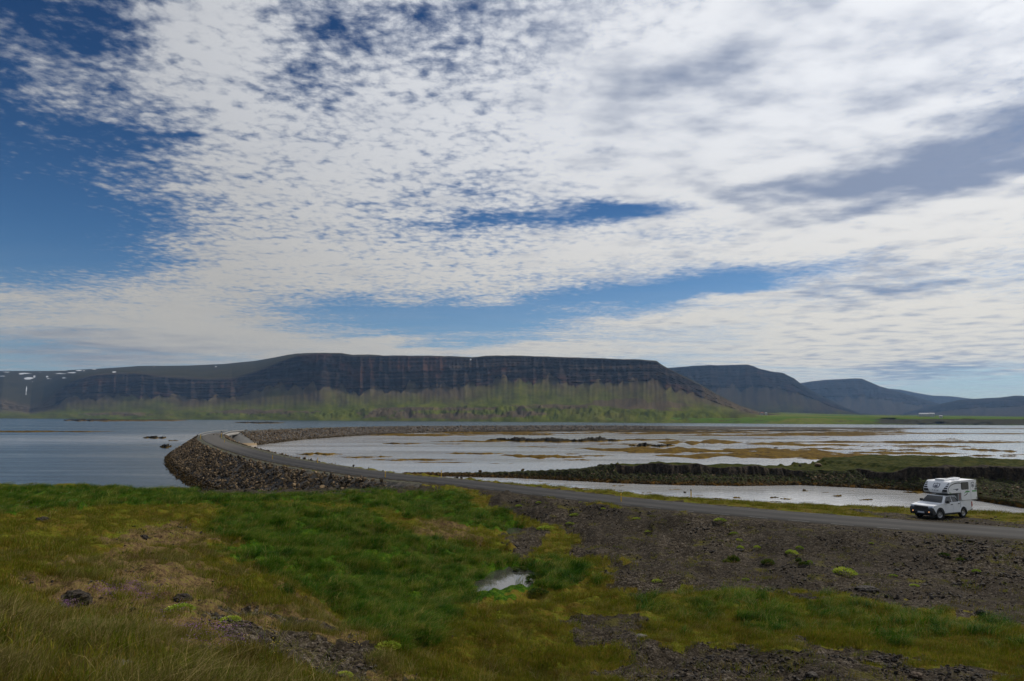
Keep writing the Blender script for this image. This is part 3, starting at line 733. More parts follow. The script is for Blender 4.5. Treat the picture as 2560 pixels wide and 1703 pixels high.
individuals('boulder', pp[big], rot[big], scl[big] * 1.05, idx[big], RIP, 'brown basalt boulder in the armour stone on the seaward face of the causeway', 'boulder', 'armour boulders on the seaward face of the causeway')
scatter('armour_stones', pp[rest], rot[rest], scl[rest], idx[rest], RIP, 'brown and dark basalt armour stones covering the causeway slopes', 'stones')

# stones and gravel on the near land
STN = rock_protos(M_STONE, .55, 10, 200)
def land_pts(n, rmin, rmax, azmin=-41, azmax=41, pw=1.0):
    r_ = rmin * (rmax / rmin) ** (rng.uniform(0, 1, n) ** pw); a = np.radians(rng.uniform(azmin, azmax, n))
    return r_ * np.sin(a), r_ * np.cos(a)
sx, sy = land_pts(90000, 9, 80)
sz = land(sx, sy); zz = zones(sx, sy, sz); rd, _, _ = road_dist(sx, sy)
cl = fbm(sx * .35, sy * .35, 3, 131) + fbm(sx * .09, sy * .09, 2, 141) * .8
rub = sstep(20, 36, sx) * (rd < -4)                              # coarser rubble on the right
prob = zz['gravel'] * (.30 + .9 * (cl > .12) + rub * .7) + (zz['heath'] * .05) + zz['earth'] * .14 + .012
k = (rng.uniform(0, 1, len(sx)) < prob) & (np.abs(rd) > 3.9) & (sz > .3)
sx, sy, sz, rd, cl, rub = [a[k] for a in (sx, sy, sz, rd, cl, rub)]
w = (.05 + .13 * rng.random(len(sx)) ** 2.2 + .22 * (cl > .2) * rng.random(len(sx)) ** 2 + .24 * rub * rng.random(len(sx)) ** 1.8)
w *= np.interp(np.hypot(sx, sy), [8, 20, 60], [.42, .68, 1.15])
pos = np.stack([sx, sy, sz + w * .10], 1)
rot = np.stack([rng.normal(0, .25, len(sx)), rng.normal(0, .25, len(sx)), rng.uniform(0, 6.28, len(sx))], 1)
scl = w[:, None] * rng.uniform(.75, 1.3, (len(sx), 3)); idx = rng.integers(0, len(STN), len(sx))
dist = np.hypot(sx, sy); u_, v_ = proj(sx, sy, sz); vis = (u_ > 0) & (u_ < 2560) & (v_ < 1703) & (rd < 0)
order = np.argsort(-np.where(vis, w / dist, -1)); big, rest = order[:280], order[280:]
def stone_label(p):
    u = proj(p[0], p[1], p[2]); 
    if u[0] > 2150 and u[1] < 1570: return 'dark angular basalt stone in the rubble below the road by the parked pickup'
    if u[1] > 1590 and u[0] > 1400: return 'grey flat-sided stone in the gravel in front of the olive grass'
    if u[0] < 1200: return 'small grey stone lying in the stony strip on the brown hillside'
    return 'grey stone lying on the dark gravel flat between puddle and road'
individuals('stone', pos[big], rot[big], scl[big], idx[big], STN, stone_label, 'stone', 'loose stones on the near ground')
scatter('gravel', pos[rest], rot[rest], scl[rest], idx[rest], STN, 'loose dark grey gravel and rubble on the flat ground below the road', 'gravel')

# grass clumps
def clump(seed, n, radius, h0, h1, width, lean, wind=.35, seg=3, name='grass_shape', mat=None, curl=.5):
    r = np.random.default_rng(seed); V = []; F = []; T = []; Hh = []
    for i in range(n):
        a = r.uniform(0, 6.28); q = radius * math.sqrt(r.random()); bx, by = q * math.cos(a), q * math.sin(a)
        h = r.uniform(h0, h1); dr = r.uniform(0, 6.28); l = r.uniform(.1, lean)
        lx = math.cos(dr) * l + wind * r.uniform(.5, 1.4); ly = math.sin(dr) * l + wind * .25
        fx = r.uniform(0, 6.28); wx_, wy_ = math.cos(fx) * width / 2, math.sin(fx) * width / 2
        k = len(V); ti = r.random()
        for s in range(seg + 1):
            t = s / seg; off = h * (t * (1 - curl) + curl * t * t) ; zz_ = h * (t - .38 * t * t * min(1.0, math.hypot(lx, ly)))
            px_, py_ = bx + lx * off * t, by + ly * off * t
            if s < seg:
                ww_ = 1 - .45 * t
                V += [(px_ - wx_ * ww_, py_ - wy_ * ww_, zz_), (px_ + wx_ * ww_, py_ + wy_ * ww_, zz_)]; T += [ti, ti]; Hh += [t, t]
            else: V.append((px_, py_, zz_)); T.append(ti); Hh.append(t)
        for s in range(seg - 1): F.append((k + 2 * s, k + 2 * s + 1, k + 2 * s + 3, k + 2 * s + 2))
        e = k + 2 * (seg - 1); F.append((e, e + 1, e + 2))
    return mesh_obj(name, V, F, mat, attrs={'tint': T, 'hgt': Hh}, link=False)
def grass(name, n, rmin, rmax, zonefn, protos, size, label, seed, azmin=-41, azmax=41):
    x, y = land_pts(n, rmin, rmax, azmin, azmax); z = land(x, y); zo = zones(x, y, z); rd, _, _ = road_dist(x, y)
    pr = zonefn(zo, x, y, z, rd)
    for (pu, pv, pz, ra, rb, dp) in PUDS:
        q = P(pu, pv, pz); pr = np.where((z < pz + .03) & (np.hypot(x - q[0], y - q[1]) < 7), 0, pr); pr = np.where((np.abs(x - q[0] - (q[1] - y) * -.0) < ra * 1.1) & (y < q[1]) & (y > q[1] - rb - 3.5), pr * .05, pr)
    pr = pr * (1 - .86 * zo['earth'] * (patch(x, y, .8, 177) < .35))
    for (hx, hy, hr) in HUMP:
        pr = np.where(((x - hx) / hr) ** 2 + ((y - hy + hr * .9) / (hr * 1.9)) ** 2 < 1, pr * .04, pr)
    k = (rng.random(n) < pr) & (np.abs(rd) > 4.0) & (z > .9)
    x, y, z = x[k], y[k], z[k]; d = np.hypot(x, y)
    s = size * rng.uniform(.7, 1.35, len(x)) * (1 + .8 * np.clip(fbm(x * .4, y * .4, 2, seed), -.5, .6))
    rot = np.stack([rng.normal(0, .12, len(x)), rng.normal(0, .12, len(x)), rng.normal(0, .8, len(x)) + 1.2 * fbm(x * .3, y * .3, 2, seed + 1)], 1)
    g = np.interp(d, [5, 20, 60, 90], [.8, 1.0, 1.35, 1.6])
    scl = np.stack([s * g, s * g, s * np.interp(d, [5, 20, 90], [.9, 1, 1.05])], 1)
    scatter(name, np.stack([x, y, z - .02], 1), rot, scl, rng.integers(0, len(protos), len(x)), protos, label, 'grass')
    return len(x)
def ground_at(u, v, z=8.0):
    for _ in range(16):
        q = P(u, v, z); z = z * .5 + float(land(q[:1], q[1:2])[0]) * .5
    return q[0], q[1], z
HUMP = []
for (u, v, w) in ((186, 1502, 70), (140, 1532, 54), (22, 1515, 34), (455, 1500, 46), (386, 1668, 42), (484, 1697, 44), (322, 1630, 26), (358, 1346, 22), (262, 1590, 46), (105, 1302, 30), (298, 1668, 58), (448, 1528, 60), (132, 1596, 60), (575, 1552, 40)):
    q = ground_at(u, v); HUMP.append((q[0], q[1], .55 * w * q[1] / FPX))
LUSHP = [clump(300 + i, 46, .26, .22, .50, .011, .7, .75, mat=M_LUSH, curl=.7) for i in range(5)]
DRYP = [clump(320 + i, 40, .22, .10, .30, .006, .8, .5, mat=M_DRY) for i in range(5)]
OLIP = [clump(340 + i, 44, .30, .06, .20, .010, .6, .3, seg=2, mat=M_OLIVE) for i in range(5)]
STRP = [clump(360 + i, 16, .25, .30, .60, .005, .9, .8, mat=M_DRY, curl=.8) for i in range(4)]
patch = lambda x, y, f, s: fbm(x * f, y * f, 3, s)
ng1 = grass('lush_grass', 120000, 11, 95, lambda o, x, y, z, rd: np.clip(o['lush'] * (.55 + 1.2 * patch(x, y, .45, 151)) * 1.3, 0, 1) * (rd < -4), LUSHP, 1.0, 'tall lush green grass bent by the wind in the hollow and along the left bank', 161)
ng2 = grass('dry_grass', 110000, 4.2, 75, lambda o, x, y, z, rd: np.clip((o['heath'] * (1 - o['gravel'] * .8) * (.35 + .65 * (patch(x, y, .45, 173) > -.08)) * (.55 + 1.5 * patch(x, y, .7, 171))) + .10 * (1 - o['gravel']) * (x < 12) + .35 * o['lush'] * (patch(x, y, .35, 175) > .22), 0, 1) * (rd < -4), DRYP, 1.0, 'dry straw-coloured grass on the brown heath of the hillside', 181)
ng3 = grass('olive_grass', 140000, 8, 90, lambda o, x, y, z, rd: np.clip((1 - o['heath'] * .75) * (1 - o['lush']) * (1 - o['gravel'] * .955) * (.75 + 1.0 * patch(x, y, .5, 191)) + .45 * o['heath'] * (patch(x, y, .3, 193) > .1), 0, 1), OLIP, 1.0, 'short olive-green grass and moss on the damp flat, the hillside and the verge', 195)
ng4 = grass('long_grass_stalks', 15000, 4.5, 60, lambda o, x, y, z, rd: np.clip((patch(x, y, .5, 201) > .12) * (1 - o['gravel']) * (o['lush'] * .5 + (x < 2) * .5), 0, 1) * (rd < -4), STRP, 1.0, 'long pale grass stalks combed over by the wind on the hillside', 205)
ng5 = grass('near_hill_grass', 60000, 3.6, 22, lambda o, x, y, z, rd: np.clip((1 - o['gravel'] * .9) * (.22 + patch(x, y, .8, 211) * 2.6) * ((x < -1.5) * .8 + .35), 0, 1), DRYP + OLIP + OLIP, .46, 'mixed green and straw grass on the near hill', 215, -60, 20)
print('grass', ng1, ng2, ng3, ng4, ng5)
# ------------------------------------------------------------------ far land: mountains, farmland
def azel(u, v):
    d = ray(u, v); return np.arctan2(d[..., 0], d[..., 1]), np.arctan2(d[..., 2], np.hypot(d[..., 0], d[..., 1]))
def line(pts):
    a = np.array(pts, float); az, el = azel(a[:, 0], a[:, 1]); o = np.argsort(az)
    return lambda q: np.interp(q, az[o], el[o])
def m_mountain(t, b, o):
    p = t.pos(); rock = t.attr('rock'); al = t.attr('along'); tt = t.attr('tt'); snow = t.attr('snow'); green = t.attr('green')
    cw = t.n('ShaderNodeCombineXYZ'); t.put(cw.inputs[0], t.math('MULTIPLY', al, .0028)); t.put(cw.inputs[1], t.math('MULTIPLY', tt, 1.2))
    wrp = t.math('MULTIPLY', t.math('SUBTRACT', t.noise(cw.outputs[0], 1.0, 2, .5), .5), 420)
    alw = t.math('ADD', al, wrp)
    cb = t.n('ShaderNodeCombineXYZ'); t.put(cb.inputs[0], t.math('MULTIPLY', alw, .013)); t.put(cb.inputs[1], t.math('MULTIPLY', tt, 1.3))
    strk = t.noise(cb.outputs[0], 1.0, 5, .62, 0.4)
    cb2 = t.n('ShaderNodeCombineXYZ'); t.put(cb2.inputs[0], t.math('MULTIPLY', al, .0032)); t.put(cb2.inputs[1], t.math('MULTIPLY', tt, 3.0))
    patchn = t.noise(cb2.outputs[0], 1.0, 5, .6)
    s = t.n('ShaderNodeSeparateXYZ'); t.put(s.inputs[0], p)
    cz = t.n('ShaderNodeCombineXYZ'); t.put(cz.inputs[0], t.math('MULTIPLY', al, .0010)); t.put(cz.inputs[1], t.math('MULTIPLY', s.outputs[2], .050))
    strata = t.noise(cz.outputs[0], 1.0, 5, .7)
    cn = t.n('ShaderNodeCombineXYZ'); t.put(cn.inputs[0], t.math('MULTIPLY', al, .011)); t.put(cn.inputs[1], t.math('MULTIPLY', s.outputs[2], .024))
    n = t.noise(cn.outputs[0], 1.0, 6, .65)
    cg = t.n('ShaderNodeCombineXYZ'); t.put(cg.inputs[0], t.math('MULTIPLY', al, .030)); t.put(cg.inputs[1], t.math('MULTIPLY', s.outputs[2], .004))
    gul_shade = t.noise(cg.outputs[0], 1.0, 4, .6, .3)  # vertical streaks: light and shade of gullies painted into the cliff colour
    rk = t.ramp(t.math('MULTIPLY_ADD', strata, .68, t.math('MULTIPLY_ADD', n, .18, t.math('MULTIPLY', gul_shade, .14))), [(.40, (.004, .004, .006)), (.48, (.016, .014, .015)), (.55, (.040, .031, .026)), (.64, (.085, .063, .045))])
    red = t.mr(patchn, .50, .64, 0, .55)
    rk = t.mix(red, rk, t.mix(strata, (.040, .018, .012), (.12, .055, .034)))
    sc = t.ramp(t.math('MULTIPLY_ADD', strk, .7, t.math('MULTIPLY', n, .3)), [(.35, (.044, .033, .022)), (.55, (.085, .064, .038)), (.7, (.125, .096, .052))])
    gr = t.ramp(n, [(.36, (.040, .046, .007)), (.5, (.066, .078, .011)), (.66, (.105, .110, .018))])
    gm = t.mr(t.math('ADD', green, t.math('ADD', t.math('MULTIPLY', t.math('SUBTRACT', strk, .5), .85), t.math('MULTIPLY', t.math('SUBTRACT', patchn, .5), 1.5))), .08, 1.0)
    c = t.mix(gm, sc, gr)
    c = t.mix(t.mr(t.math('ADD', rock, t.math('MULTIPLY', t.math('SUBTRACT', strk, .5), 1.2)), .35, .62), c, rk)
    c = t.mix(t.mr(tt, .895, .915), c, t.mix(t.noise(p, .004, 5, .6), (.020, .019, .011), (.052, .044, .022)))
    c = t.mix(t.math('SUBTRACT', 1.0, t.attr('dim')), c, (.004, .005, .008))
    c = t.mix(t.mr(snow, .4, .6), c, (.5, .52, .55))
    t.put(b.inputs['Base Color'], c); b.inputs['Roughness'].default_value = 1.0; b.inputs['Specular IOR Level'].default_value = .0
    t.put(b.inputs['Normal'], t.bump(t.math('ADD', t.math('MULTIPLY', strk, .25), t.math('MULTIPLY', strata, rock)), 1.0, 16))
M_MOUNT = make_mat('mountain_slopes', m_mountain)

SNOW = [(18, 931, 15, 1.6), (60, 934, 17, 1.6), (4, 940, 12, 1.8), (38, 937, 6, 1.4), (50, 937, 9, 1.2), (71, 946, 14, 3.6), (86, 941, 4, 2.6), (78, 935, 8, 1.6), (100, 930, 8, 1.2), (150, 934, 15, 1.9), (181, 932, 14, 1.4),
        (197, 926.5, 10, 1.4), (236, 923.5, 7, 1.0), (118, 942, 4, 2), (123, 947, 9, 1.3), (160, 945, 7, 1.9), (285, 930, 7, 1.7), (210, 927, 3, 1), (52, 953, 3, 1), (81, 954, 3, 1), (385, 917, 5, .9), (498, 920, 4, 1), (540, 917, 3, 1), (150, 926, 18, 1.0),
        (1177, 899, 1.8, 1.8), (66, 975, 1.3, 26)]
def snow_of(x, y, z):
    u, v = proj(x, y, z); m = np.zeros(np.shape(x))
    jn = .35 * fbm(x * .006, y * .006, 3, 77)
    for a, b_, ru, rv in SNOW: m = np.maximum(m, 1 - .5 * np.hypot((u - a) / (ru * .8), (v - b_) / (rv * .8)) + jn)
    return m
def D_water(u, v):
    q = P(u, v, 0.0); return np.hypot(q[..., 0], q[..., 1])
SHORE = np.array([(-700, 1041.5), (0, 1046.2), (400, 1048.8), (800, 1051.8), (1250, 1054.6), (1700, 1058.0), (2000, 1060.5), (2560, 1063.5), (3300, 1068)])
_saz = azel(SHORE[:, 0], SHORE[:, 1])[0]; _sd = D_water(SHORE[:, 0], SHORE[:, 1])
shoreD = lambda az: np.interp(az, _saz, _sd)

def mountain(name, u0, u1, du, top, cliff, base, foot, dd, sil_d, gull=(90, 30), seed=0, shore=None, green=(1.0, .0), rock_on=None, layers=7, spw=85.0):
    az0 = azel(u0, 1000)[0]; az1 = azel(u1, 1000)[0]; n = int((u1 - u0) / du); az = np.linspace(az0, az1, n)
    T, Cc, B, F = line(top)(az), line(cliff)(az), line(base)(az), line(foot)(az)
    Ds = shoreD(az) if shore is None else np.full(n, float(shore))
    Df, Db, Dc, Dp = Ds + dd[0], Ds + dd[1], Ds + dd[2], Ds + sil_d
    zz_ = lambda el, d: HC + d * np.tan(el)
    Zf, Zb, Zc, Zp = zz_(F, Df), zz_(B, Db), zz_(Cc, Dc), zz_(T, Dp)
    Zb = np.minimum(Zb, Zc - 2); Zf = np.minimum(Zf, Zb - 1) ; Zf = np.maximum(Zf, 2)
    al = az * float(np.mean(Dc))
    rows = []
    wv_ = al / spw + 1.1 * fbm(al / (spw * 5), al * 0, 3, seed + 12); ci = np.floor(wv_).astype(int); hs = _gr[(ci * 37 + seed * 11) & 4095] / 6.283; fr_ = wv_ - ci
    pk = .35 + .3 * hs; tri = np.where(fr_ < pk, fr_ / pk, (1 - fr_) / (1 - pk)); Sx = tri * (.40 + .60 * hs)
    wu = al / (spw * .62) + 1.0 * fbm(al / (spw * 3), al * 0, 3, seed + 15); fu = wu - np.floor(wu); hu = _gr[(np.floor(wu).astype(int) * 53 + seed) & 4095] / 6.283; Su = (1 - np.abs(2 * fu - 1)) * (.3 + .7 * hu)
    wob = lambda t: 0.16 * fbm(al / 60, t * 4 + al * 0, 3, seed + 16)
    w2 = al / (spw * .37) + 1.5 * fbm(al / (spw * 2), al * 0, 2, seed + 13); S2 = 1 - np.abs(2 * (w2 - np.floor(w2)) - 1)
    big_ = np.abs(pn(al / 420, al * 0, seed + 2)) * 1.6
    nA, nS, nC, nP = 26, 50, 84, 26
    for i in range(nA):
        t = i / nA; d = Ds + (Df - Ds) * t; z = Zf * (t ** .8) + ((fbm(al / 70, t * 3 + al * 0, 4, seed + 5) * .30 + np.abs(fbm(al / 30, t * 2 + al * 0, 2, seed + 8)) * .12) * Zf) * math.sin(math.pi * t)
        rows.append((d, z, t * .25, 0 * d))
    for i in range(nS):
        t = i / nS; zf = t ** 1.45; d = Df + (Db - Df) * t; z = Zf + (Zb - Zf) * zf
        d = d - (np.maximum(0, Sx + wob(t - 1)) * gull[0] * .8 * t ** 5.0 + big_ * gull[0] * 1.2 * t + (S2 - .5) * gull[1] * (.3 + .5 * t) * min(1, t * 4) * (1 - .5 * t) + fbm(al / 22, t * 2 + al * 0, 2, seed + 7) * 5)
        rows.append((d, z, .25 + t * .35, t * .18 + 0 * d))
    for i in range(nC):
        t = i / nC; ly = t * layers
        z = Zb + (Zc - Zb) * t; st = t * .40 + .60 * (math.floor(ly) + max(0, ((ly - math.floor(ly)) - .62) / .38)) / layers
        d = Db + (Dc - Db) * st
        d = d - (np.maximum(0, Sx + wob(t) - .85 * t) * gull[0] * 1.25 + np.maximum(0, Su + wob(t + 3) - 1.3 * max(0, t - .5)) * gull[0] * .55 * sstep(.35, .6, t) + big_ * gull[0] * 1.2 * (1 - .5 * t) + (S2 - .5) * gull[1] * .6 + fbm(al / 20, t * 9 + al * 0, 3, seed + 3) * 9)
        rows.append((d, z, .6 + t * .3, 1.0 + 0 * d))
    for i in range(nP + 1):
        t = i / nP; d = Dc + (Dp - Dc) * t; z = Zc + (Zp - Zc) * t + fbm(al / 300, t * 4 + al * 0, 4, seed + 9) * 14 * math.sin(math.pi * t)
        rows.append((d, z, .9 + t * .1, 0 * d - .2))
    rows.append((Dp + 900, Zp - 120, 1.0 + 0 * al, 0 * al))
    d = np.array([np.broadcast_to(r[0], al.shape) for r in rows]); z = np.array([np.broadcast_to(r[1], al.shape) for r in rows])
    tt = np.array([np.broadcast_to(r[2], al.shape) for r in rows]); rk = np.array([np.broadcast_to(r[3], al.shape) for r in rows])
    spur = fbm(al / 130, al * 0, 3, seed + 4)[None] * .16 + fbm(al / 420, al * 0, 2, seed + 6)[None] * .14
    rk = np.where((tt > .40) & (tt < .91), sstep(.565, .605, tt + spur * .5 + (Sx[None] - .45) * .07 + fbm(al / 45, al * 0, 3, seed + 18)[None] * .05), rk)
    if rock_on is not None: rk = rk * rock_on(az)[None]
    x, y = d * np.sin(az)[None], d * np.cos(az)[None]
    gm = green[0] * (1 - sstep(.20, .74, tt)) + green[1] + (.0 if seed in (3, 11) else -.2) * (tt > .90)
    if seed == 3:
        pu_, pv_ = proj(x, y, z); jn = .5 * fbm(x * .012, y * .006, 3, 78); sc_ = 0 * x
        for a, b_, ru, rv in ((958, 1033, 62, 10), (1090, 1022, 150, 4), (1150, 1040, 170, 8), (1330, 1034, 90, 6), (1390, 1016, 85, 5), (1560, 1010, 70, 12), (1640, 1014, 70, 10), (300, 1036, 90, 4), (640, 1030, 120, 5)): sc_ = np.maximum(sc_, 1.0 - .5 * np.hypot((pu_ - a) / ru, (pv_ - b_) / rv) + jn)
        gm = gm - .9 * sstep(.42, .62, sc_)
    sn = snow_of(x, y, z) if name != 'sea_cliff' else 0 * x
    o = mesh_obj(name, np.stack([x, y, z], -1).reshape(-1, 3), grid_faces(*x.shape), M_MOUNT, smooth=True,
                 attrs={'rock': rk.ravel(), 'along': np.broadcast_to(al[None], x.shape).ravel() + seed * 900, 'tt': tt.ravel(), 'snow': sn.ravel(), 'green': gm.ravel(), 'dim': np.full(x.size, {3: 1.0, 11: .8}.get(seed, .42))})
    return tagit(o, kind='structure')

TOP = [(-400, 932), (0, 928), (130, 928), (260, 922), (330, 917), (380, 915), (470, 914), (560, 910), (640, 902), (690, 893), (720, 887), (745, 884.5), (800, 883), (855, 884.5), (880, 889), (1000, 889.5), (1100, 891), (1180, 894), (1200, 892), (1240, 890.5), (1330, 891),
       (1420, 894), (1500, 896), (1600, 900), (1642, 905), (1655, 914), (1680, 926), (1700, 937), (1750, 962), (1800, 990), (1850, 1014), (1900, 1030), (1960, 1036), (2050, 1040)]
CLF = [(-400, 985), (0, 1001), (50, 1015), (75, 1020), (105, 1010), (130, 994), (150, 976), (175, 957), (195, 948), (240, 937), (290, 934), (340, 934), (420, 943), (520, 951), (580, 949), (640, 930), (700, 905), (745, 889), (790, 884.5), (855, 886), (880, 890.5), (1000, 891), (1100, 892.5), (1180, 896), (1200, 893.5), (1240, 892), (1330, 892.5),
       (1420, 895.5), (1500, 897.5), (1600, 901.5), (1642, 906.5), (1655, 916), (1680, 928), (1700, 939), (1750, 964), (1800, 992), (1850, 1016), (1900, 1032), (1960, 1037), (2050, 1041)]
BAS = [(-400, 1010), (0, 1022), (75, 1030), (130, 1015), (170, 992), (240, 981), (340, 985), (480, 997), (600, 990), (700, 968), (780, 960), (876, 973), (953, 972), (1048, 972), (1144, 966), (1258, 944), (1354, 946), (1450, 958), (1564, 955), (1640, 950), (1700, 972), (1750, 992), (1800, 1010), (1850, 1026), (1900, 1036), (1960, 1040), (2050, 1044)]
FOO = [(-400, 1034), (0, 1036), (75, 1038), (170, 1033), (350, 1031), (600, 1028), (800, 1024), (1000, 1016), (1300, 1012), (1450, 1014), (1700, 1026), (1900, 1042), (2050, 1047)]
mountain('mountain', -60, 1990, 2.0, [p if p[0] > 700 or p[0] < -500 else (p[0], min(p[1], 1000)) for p in TOP], CLF, BAS, FOO, (430, 1050, 1290), 2900, gull=(85, 16), seed=3,
         green=(.86, .0), rock_on=lambda a: sstep(azel(110, 1000)[0], azel(165, 1000)[0], a) * (1 - sstep(azel(1700, 1000)[0], azel(1800, 1000)[0], a) * .8))
# plateau and valley wall far left
mountain('mountain', -420, 700, 2.4, [(-420, 926), (0, 927.5), (130, 927.5), (260, 921), (330, 916.5), (345, 915), (380, 914.5), (470, 915), (700, 915)], [(-420, 958), (0, 957), (60, 958), (120, 955), (170, 947), (250, 935), (700, 930)],
         [(-420, 985), (0, 988), (180, 996), (700, 990)], [(-420, 1020), (0, 1022), (200, 1022), (700, 1022)], (600, 1400, 1650), 3600, spw=110., gull=(110, 30), seed=11, shore=6200, green=(.9, .05), layers=4)
# the ridges on the right, each farther than the last
mountain('mountain', 1480, 2240, 2.2, [(1400, 915), (1670, 920), (1700, 918), (1770, 914), (1840, 914), (1868, 912.5), (1885, 917), (1895, 924), (1930, 929), (1960, 934), (1985, 946), (2000, 958), (2030, 978), (2070, 1000), (2110, 1018), (2150, 1032), (2240, 1040)],
         [(1400, 916), (1670, 921), (1770, 915), (1868, 913.5), (1885, 919), (1930, 931), (1960, 936), (1985, 948), (2000, 961), (2030, 981), (2070, 1003), (2110, 1021), (2150, 1034), (2240, 1042)],
         [(1400, 960), (1700, 965), (1850, 970), (1900, 965), (1960, 975), (2000, 985), (2030, 996), (2070, 1014), (2110, 1026), (2150, 1037), (2240, 1043)], [(1400, 1018), (1800, 1022), (2100, 1030), (2240, 1044)], (500, 1500, 2000), 2600, spw=170., gull=(170, 40), seed=21, shore=4600, green=(.55, -.05))
mountain('mountain', 1850, 2760, 2.4, [(1850, 965), (2000, 958), (2060, 950), (2100, 948), (2140, 946), (2155, 947), (2172, 954), (2200, 966), (2240, 977), (2280, 990), (2330, 1004), (2380, 1018), (2420, 1030), (2460, 1038), (2760, 1044)],
         [(1850, 968), (2000, 961), (2060, 953), (2140, 949), (2155, 950), (2172, 957), (2200, 969), (2240, 981), (2280, 993), (2330, 1007), (2380, 1021), (2420, 1032), (2460, 1040), (2760, 1045)],
         [(1850, 1000), (2000, 995), (2150, 990), (2240, 1003), (2330, 1020), (2420, 1038), (2760, 1046)], [(1850, 1030), (2200, 1032), (2420, 1042), (2760, 1047)], (700, 1800, 2300), 3200, spw=260., gull=(190, 50), seed=31, shore=7200, green=(.2, -.15))
mountain('mountain', 2100, 2860, 2.8, [(2100, 968), (2200, 970), (2250, 974), (2300, 984), (2330, 989), (2380, 991), (2420, 996), (2450, 999), (2500, 1010), (2600, 1020), (2860, 1030)],
         [(2100, 972), (2200, 974), (2250, 978), (2300, 987), (2330, 992), (2380, 994), (2420, 999), (2450, 1002), (2500, 1013), (2600, 1023), (2860, 1032)],
         [(2100, 1005), (2400, 1012), (2600, 1030), (2860, 1036)], [(2100, 1035), (2860, 1042)], (700, 1800, 2300), 3000, spw=300., gull=(160, 50), seed=41, shore=10500, green=(.1, -.2))
mountain('mountain', 2240, 2980, 2.6, [(2240, 1036), (2300, 1022), (2360, 1008), (2400, 1000), (2440, 997), (2500, 994), (2540, 989), (2560, 990), (2700, 980), (2980, 975)],
         [(2240, 1038), (2300, 1024), (2360, 1011), (2400, 1004), (2440, 1001), (2500, 998), (2560, 995), (2700, 986), (2980, 980)],
         [(2240, 1040), (2400, 1022), (2560, 1015), (2980, 1010)], [(2240, 1042), (2560, 1037), (2980, 1036)], (500, 1400, 1800), 2500, spw=240., gull=(150, 40), seed=51, shore=6300, green=(.2, -.15))

# farmland terrace at the far shore
def m_farm(t, b, o):
    p = t.pos(); ps = t.scale(p, (1, .5, 1)); n = t.noise(ps, .0045, 6, .65); n2 = t.noise(p, .03, 5, .6); s = t.n('ShaderNodeSeparateXYZ'); t.put(s.inputs[0], p)
    v = t.n('ShaderNodeTexVoronoi'); t.put(v.inputs['Vector'], t.scale(p, (.0040, .0022, 0))); v.inputs['Scale'].default_value = 1.0
    sc = t.n('ShaderNodeSeparateColor'); t.put(sc.inputs[0], v.outputs['Color'])
    c = t.ramp(t.math('MULTIPLY_ADD', n, .6, t.math('MULTIPLY', n2, .4)), [(.35, (.045, .058, .014)), (.5, (.085, .105, .016)), (.65, (.15, .15, .034))])
    c = t.mix(t.mr(sc.outputs[0], .55, .75, 0, .75), c, (.055, .105, .012))
    bl = t.attr('bluff'); c = t.mix(t.mr(t.math('ADD', bl, t.math('MULTIPLY', t.math('SUBTRACT', n2, .5), 1.4)), .35, .7), c, (.045, .042, .028))
    t.put(b.inputs['Base Color'], c); b.inputs['Roughness'].default_value = 1; b.inputs['Specular IOR Level'].default_value = 0
M_FARM = make_mat('hay_meadows', m_farm)
az = np.linspace(azel(1380, 1050)[0], azel(3300, 1060)[0], 640); far = line([(1380, 1030), (1700, 1029), (1850, 1028), (2000, 1033), (2150, 1037), (2400, 1039.5), (2560, 1042), (3300, 1048)])(az)
rows = []; Ds = shoreD(az); al = az * 2000
for i in range(60):
    t = i / 59
    if i < 14:
        f = i / 14; blf = sstep(azel(2150, 1050)[0], azel(2300, 1050)[0], az) * .9 + .35
        d = Ds + f * 120 + fbm(al / 60, al * 0 + f, 3, 61) * 45 * blf; z = 15 * f ** .7 * (1 - .0 * f) + fbm(al / 45, al * 0 + f * 2, 3, 62) * 4 * math.sin(math.pi * f) - (0.5 if i == 0 else 0); bb = blf * (f > .05) * (f < .9)
    else:
        f = (i - 14) / 45; d = Ds + 120 + (5200 - Ds - 120) * f; zf = HC + 5200 * np.tan(far); z = 15 + (zf - 15) * f + fbm(al / 260, al * 0 + f * 6, 3, 63) * 3; bb = np.zeros_like(az)
    rows.append(np.stack([d * np.sin(az), d * np.cos(az), z, bb], -1))
rows.append(rows[-1] + np.array([0, 800, -60, 0])); A = np.array(rows)
tagit(mesh_obj('farmland', A[..., :3].reshape(-1, 3), grid_faces(*A.shape[:2]), M_FARM, smooth=True, attrs={'bluff': A[..., 3].ravel()}), kind='structure')

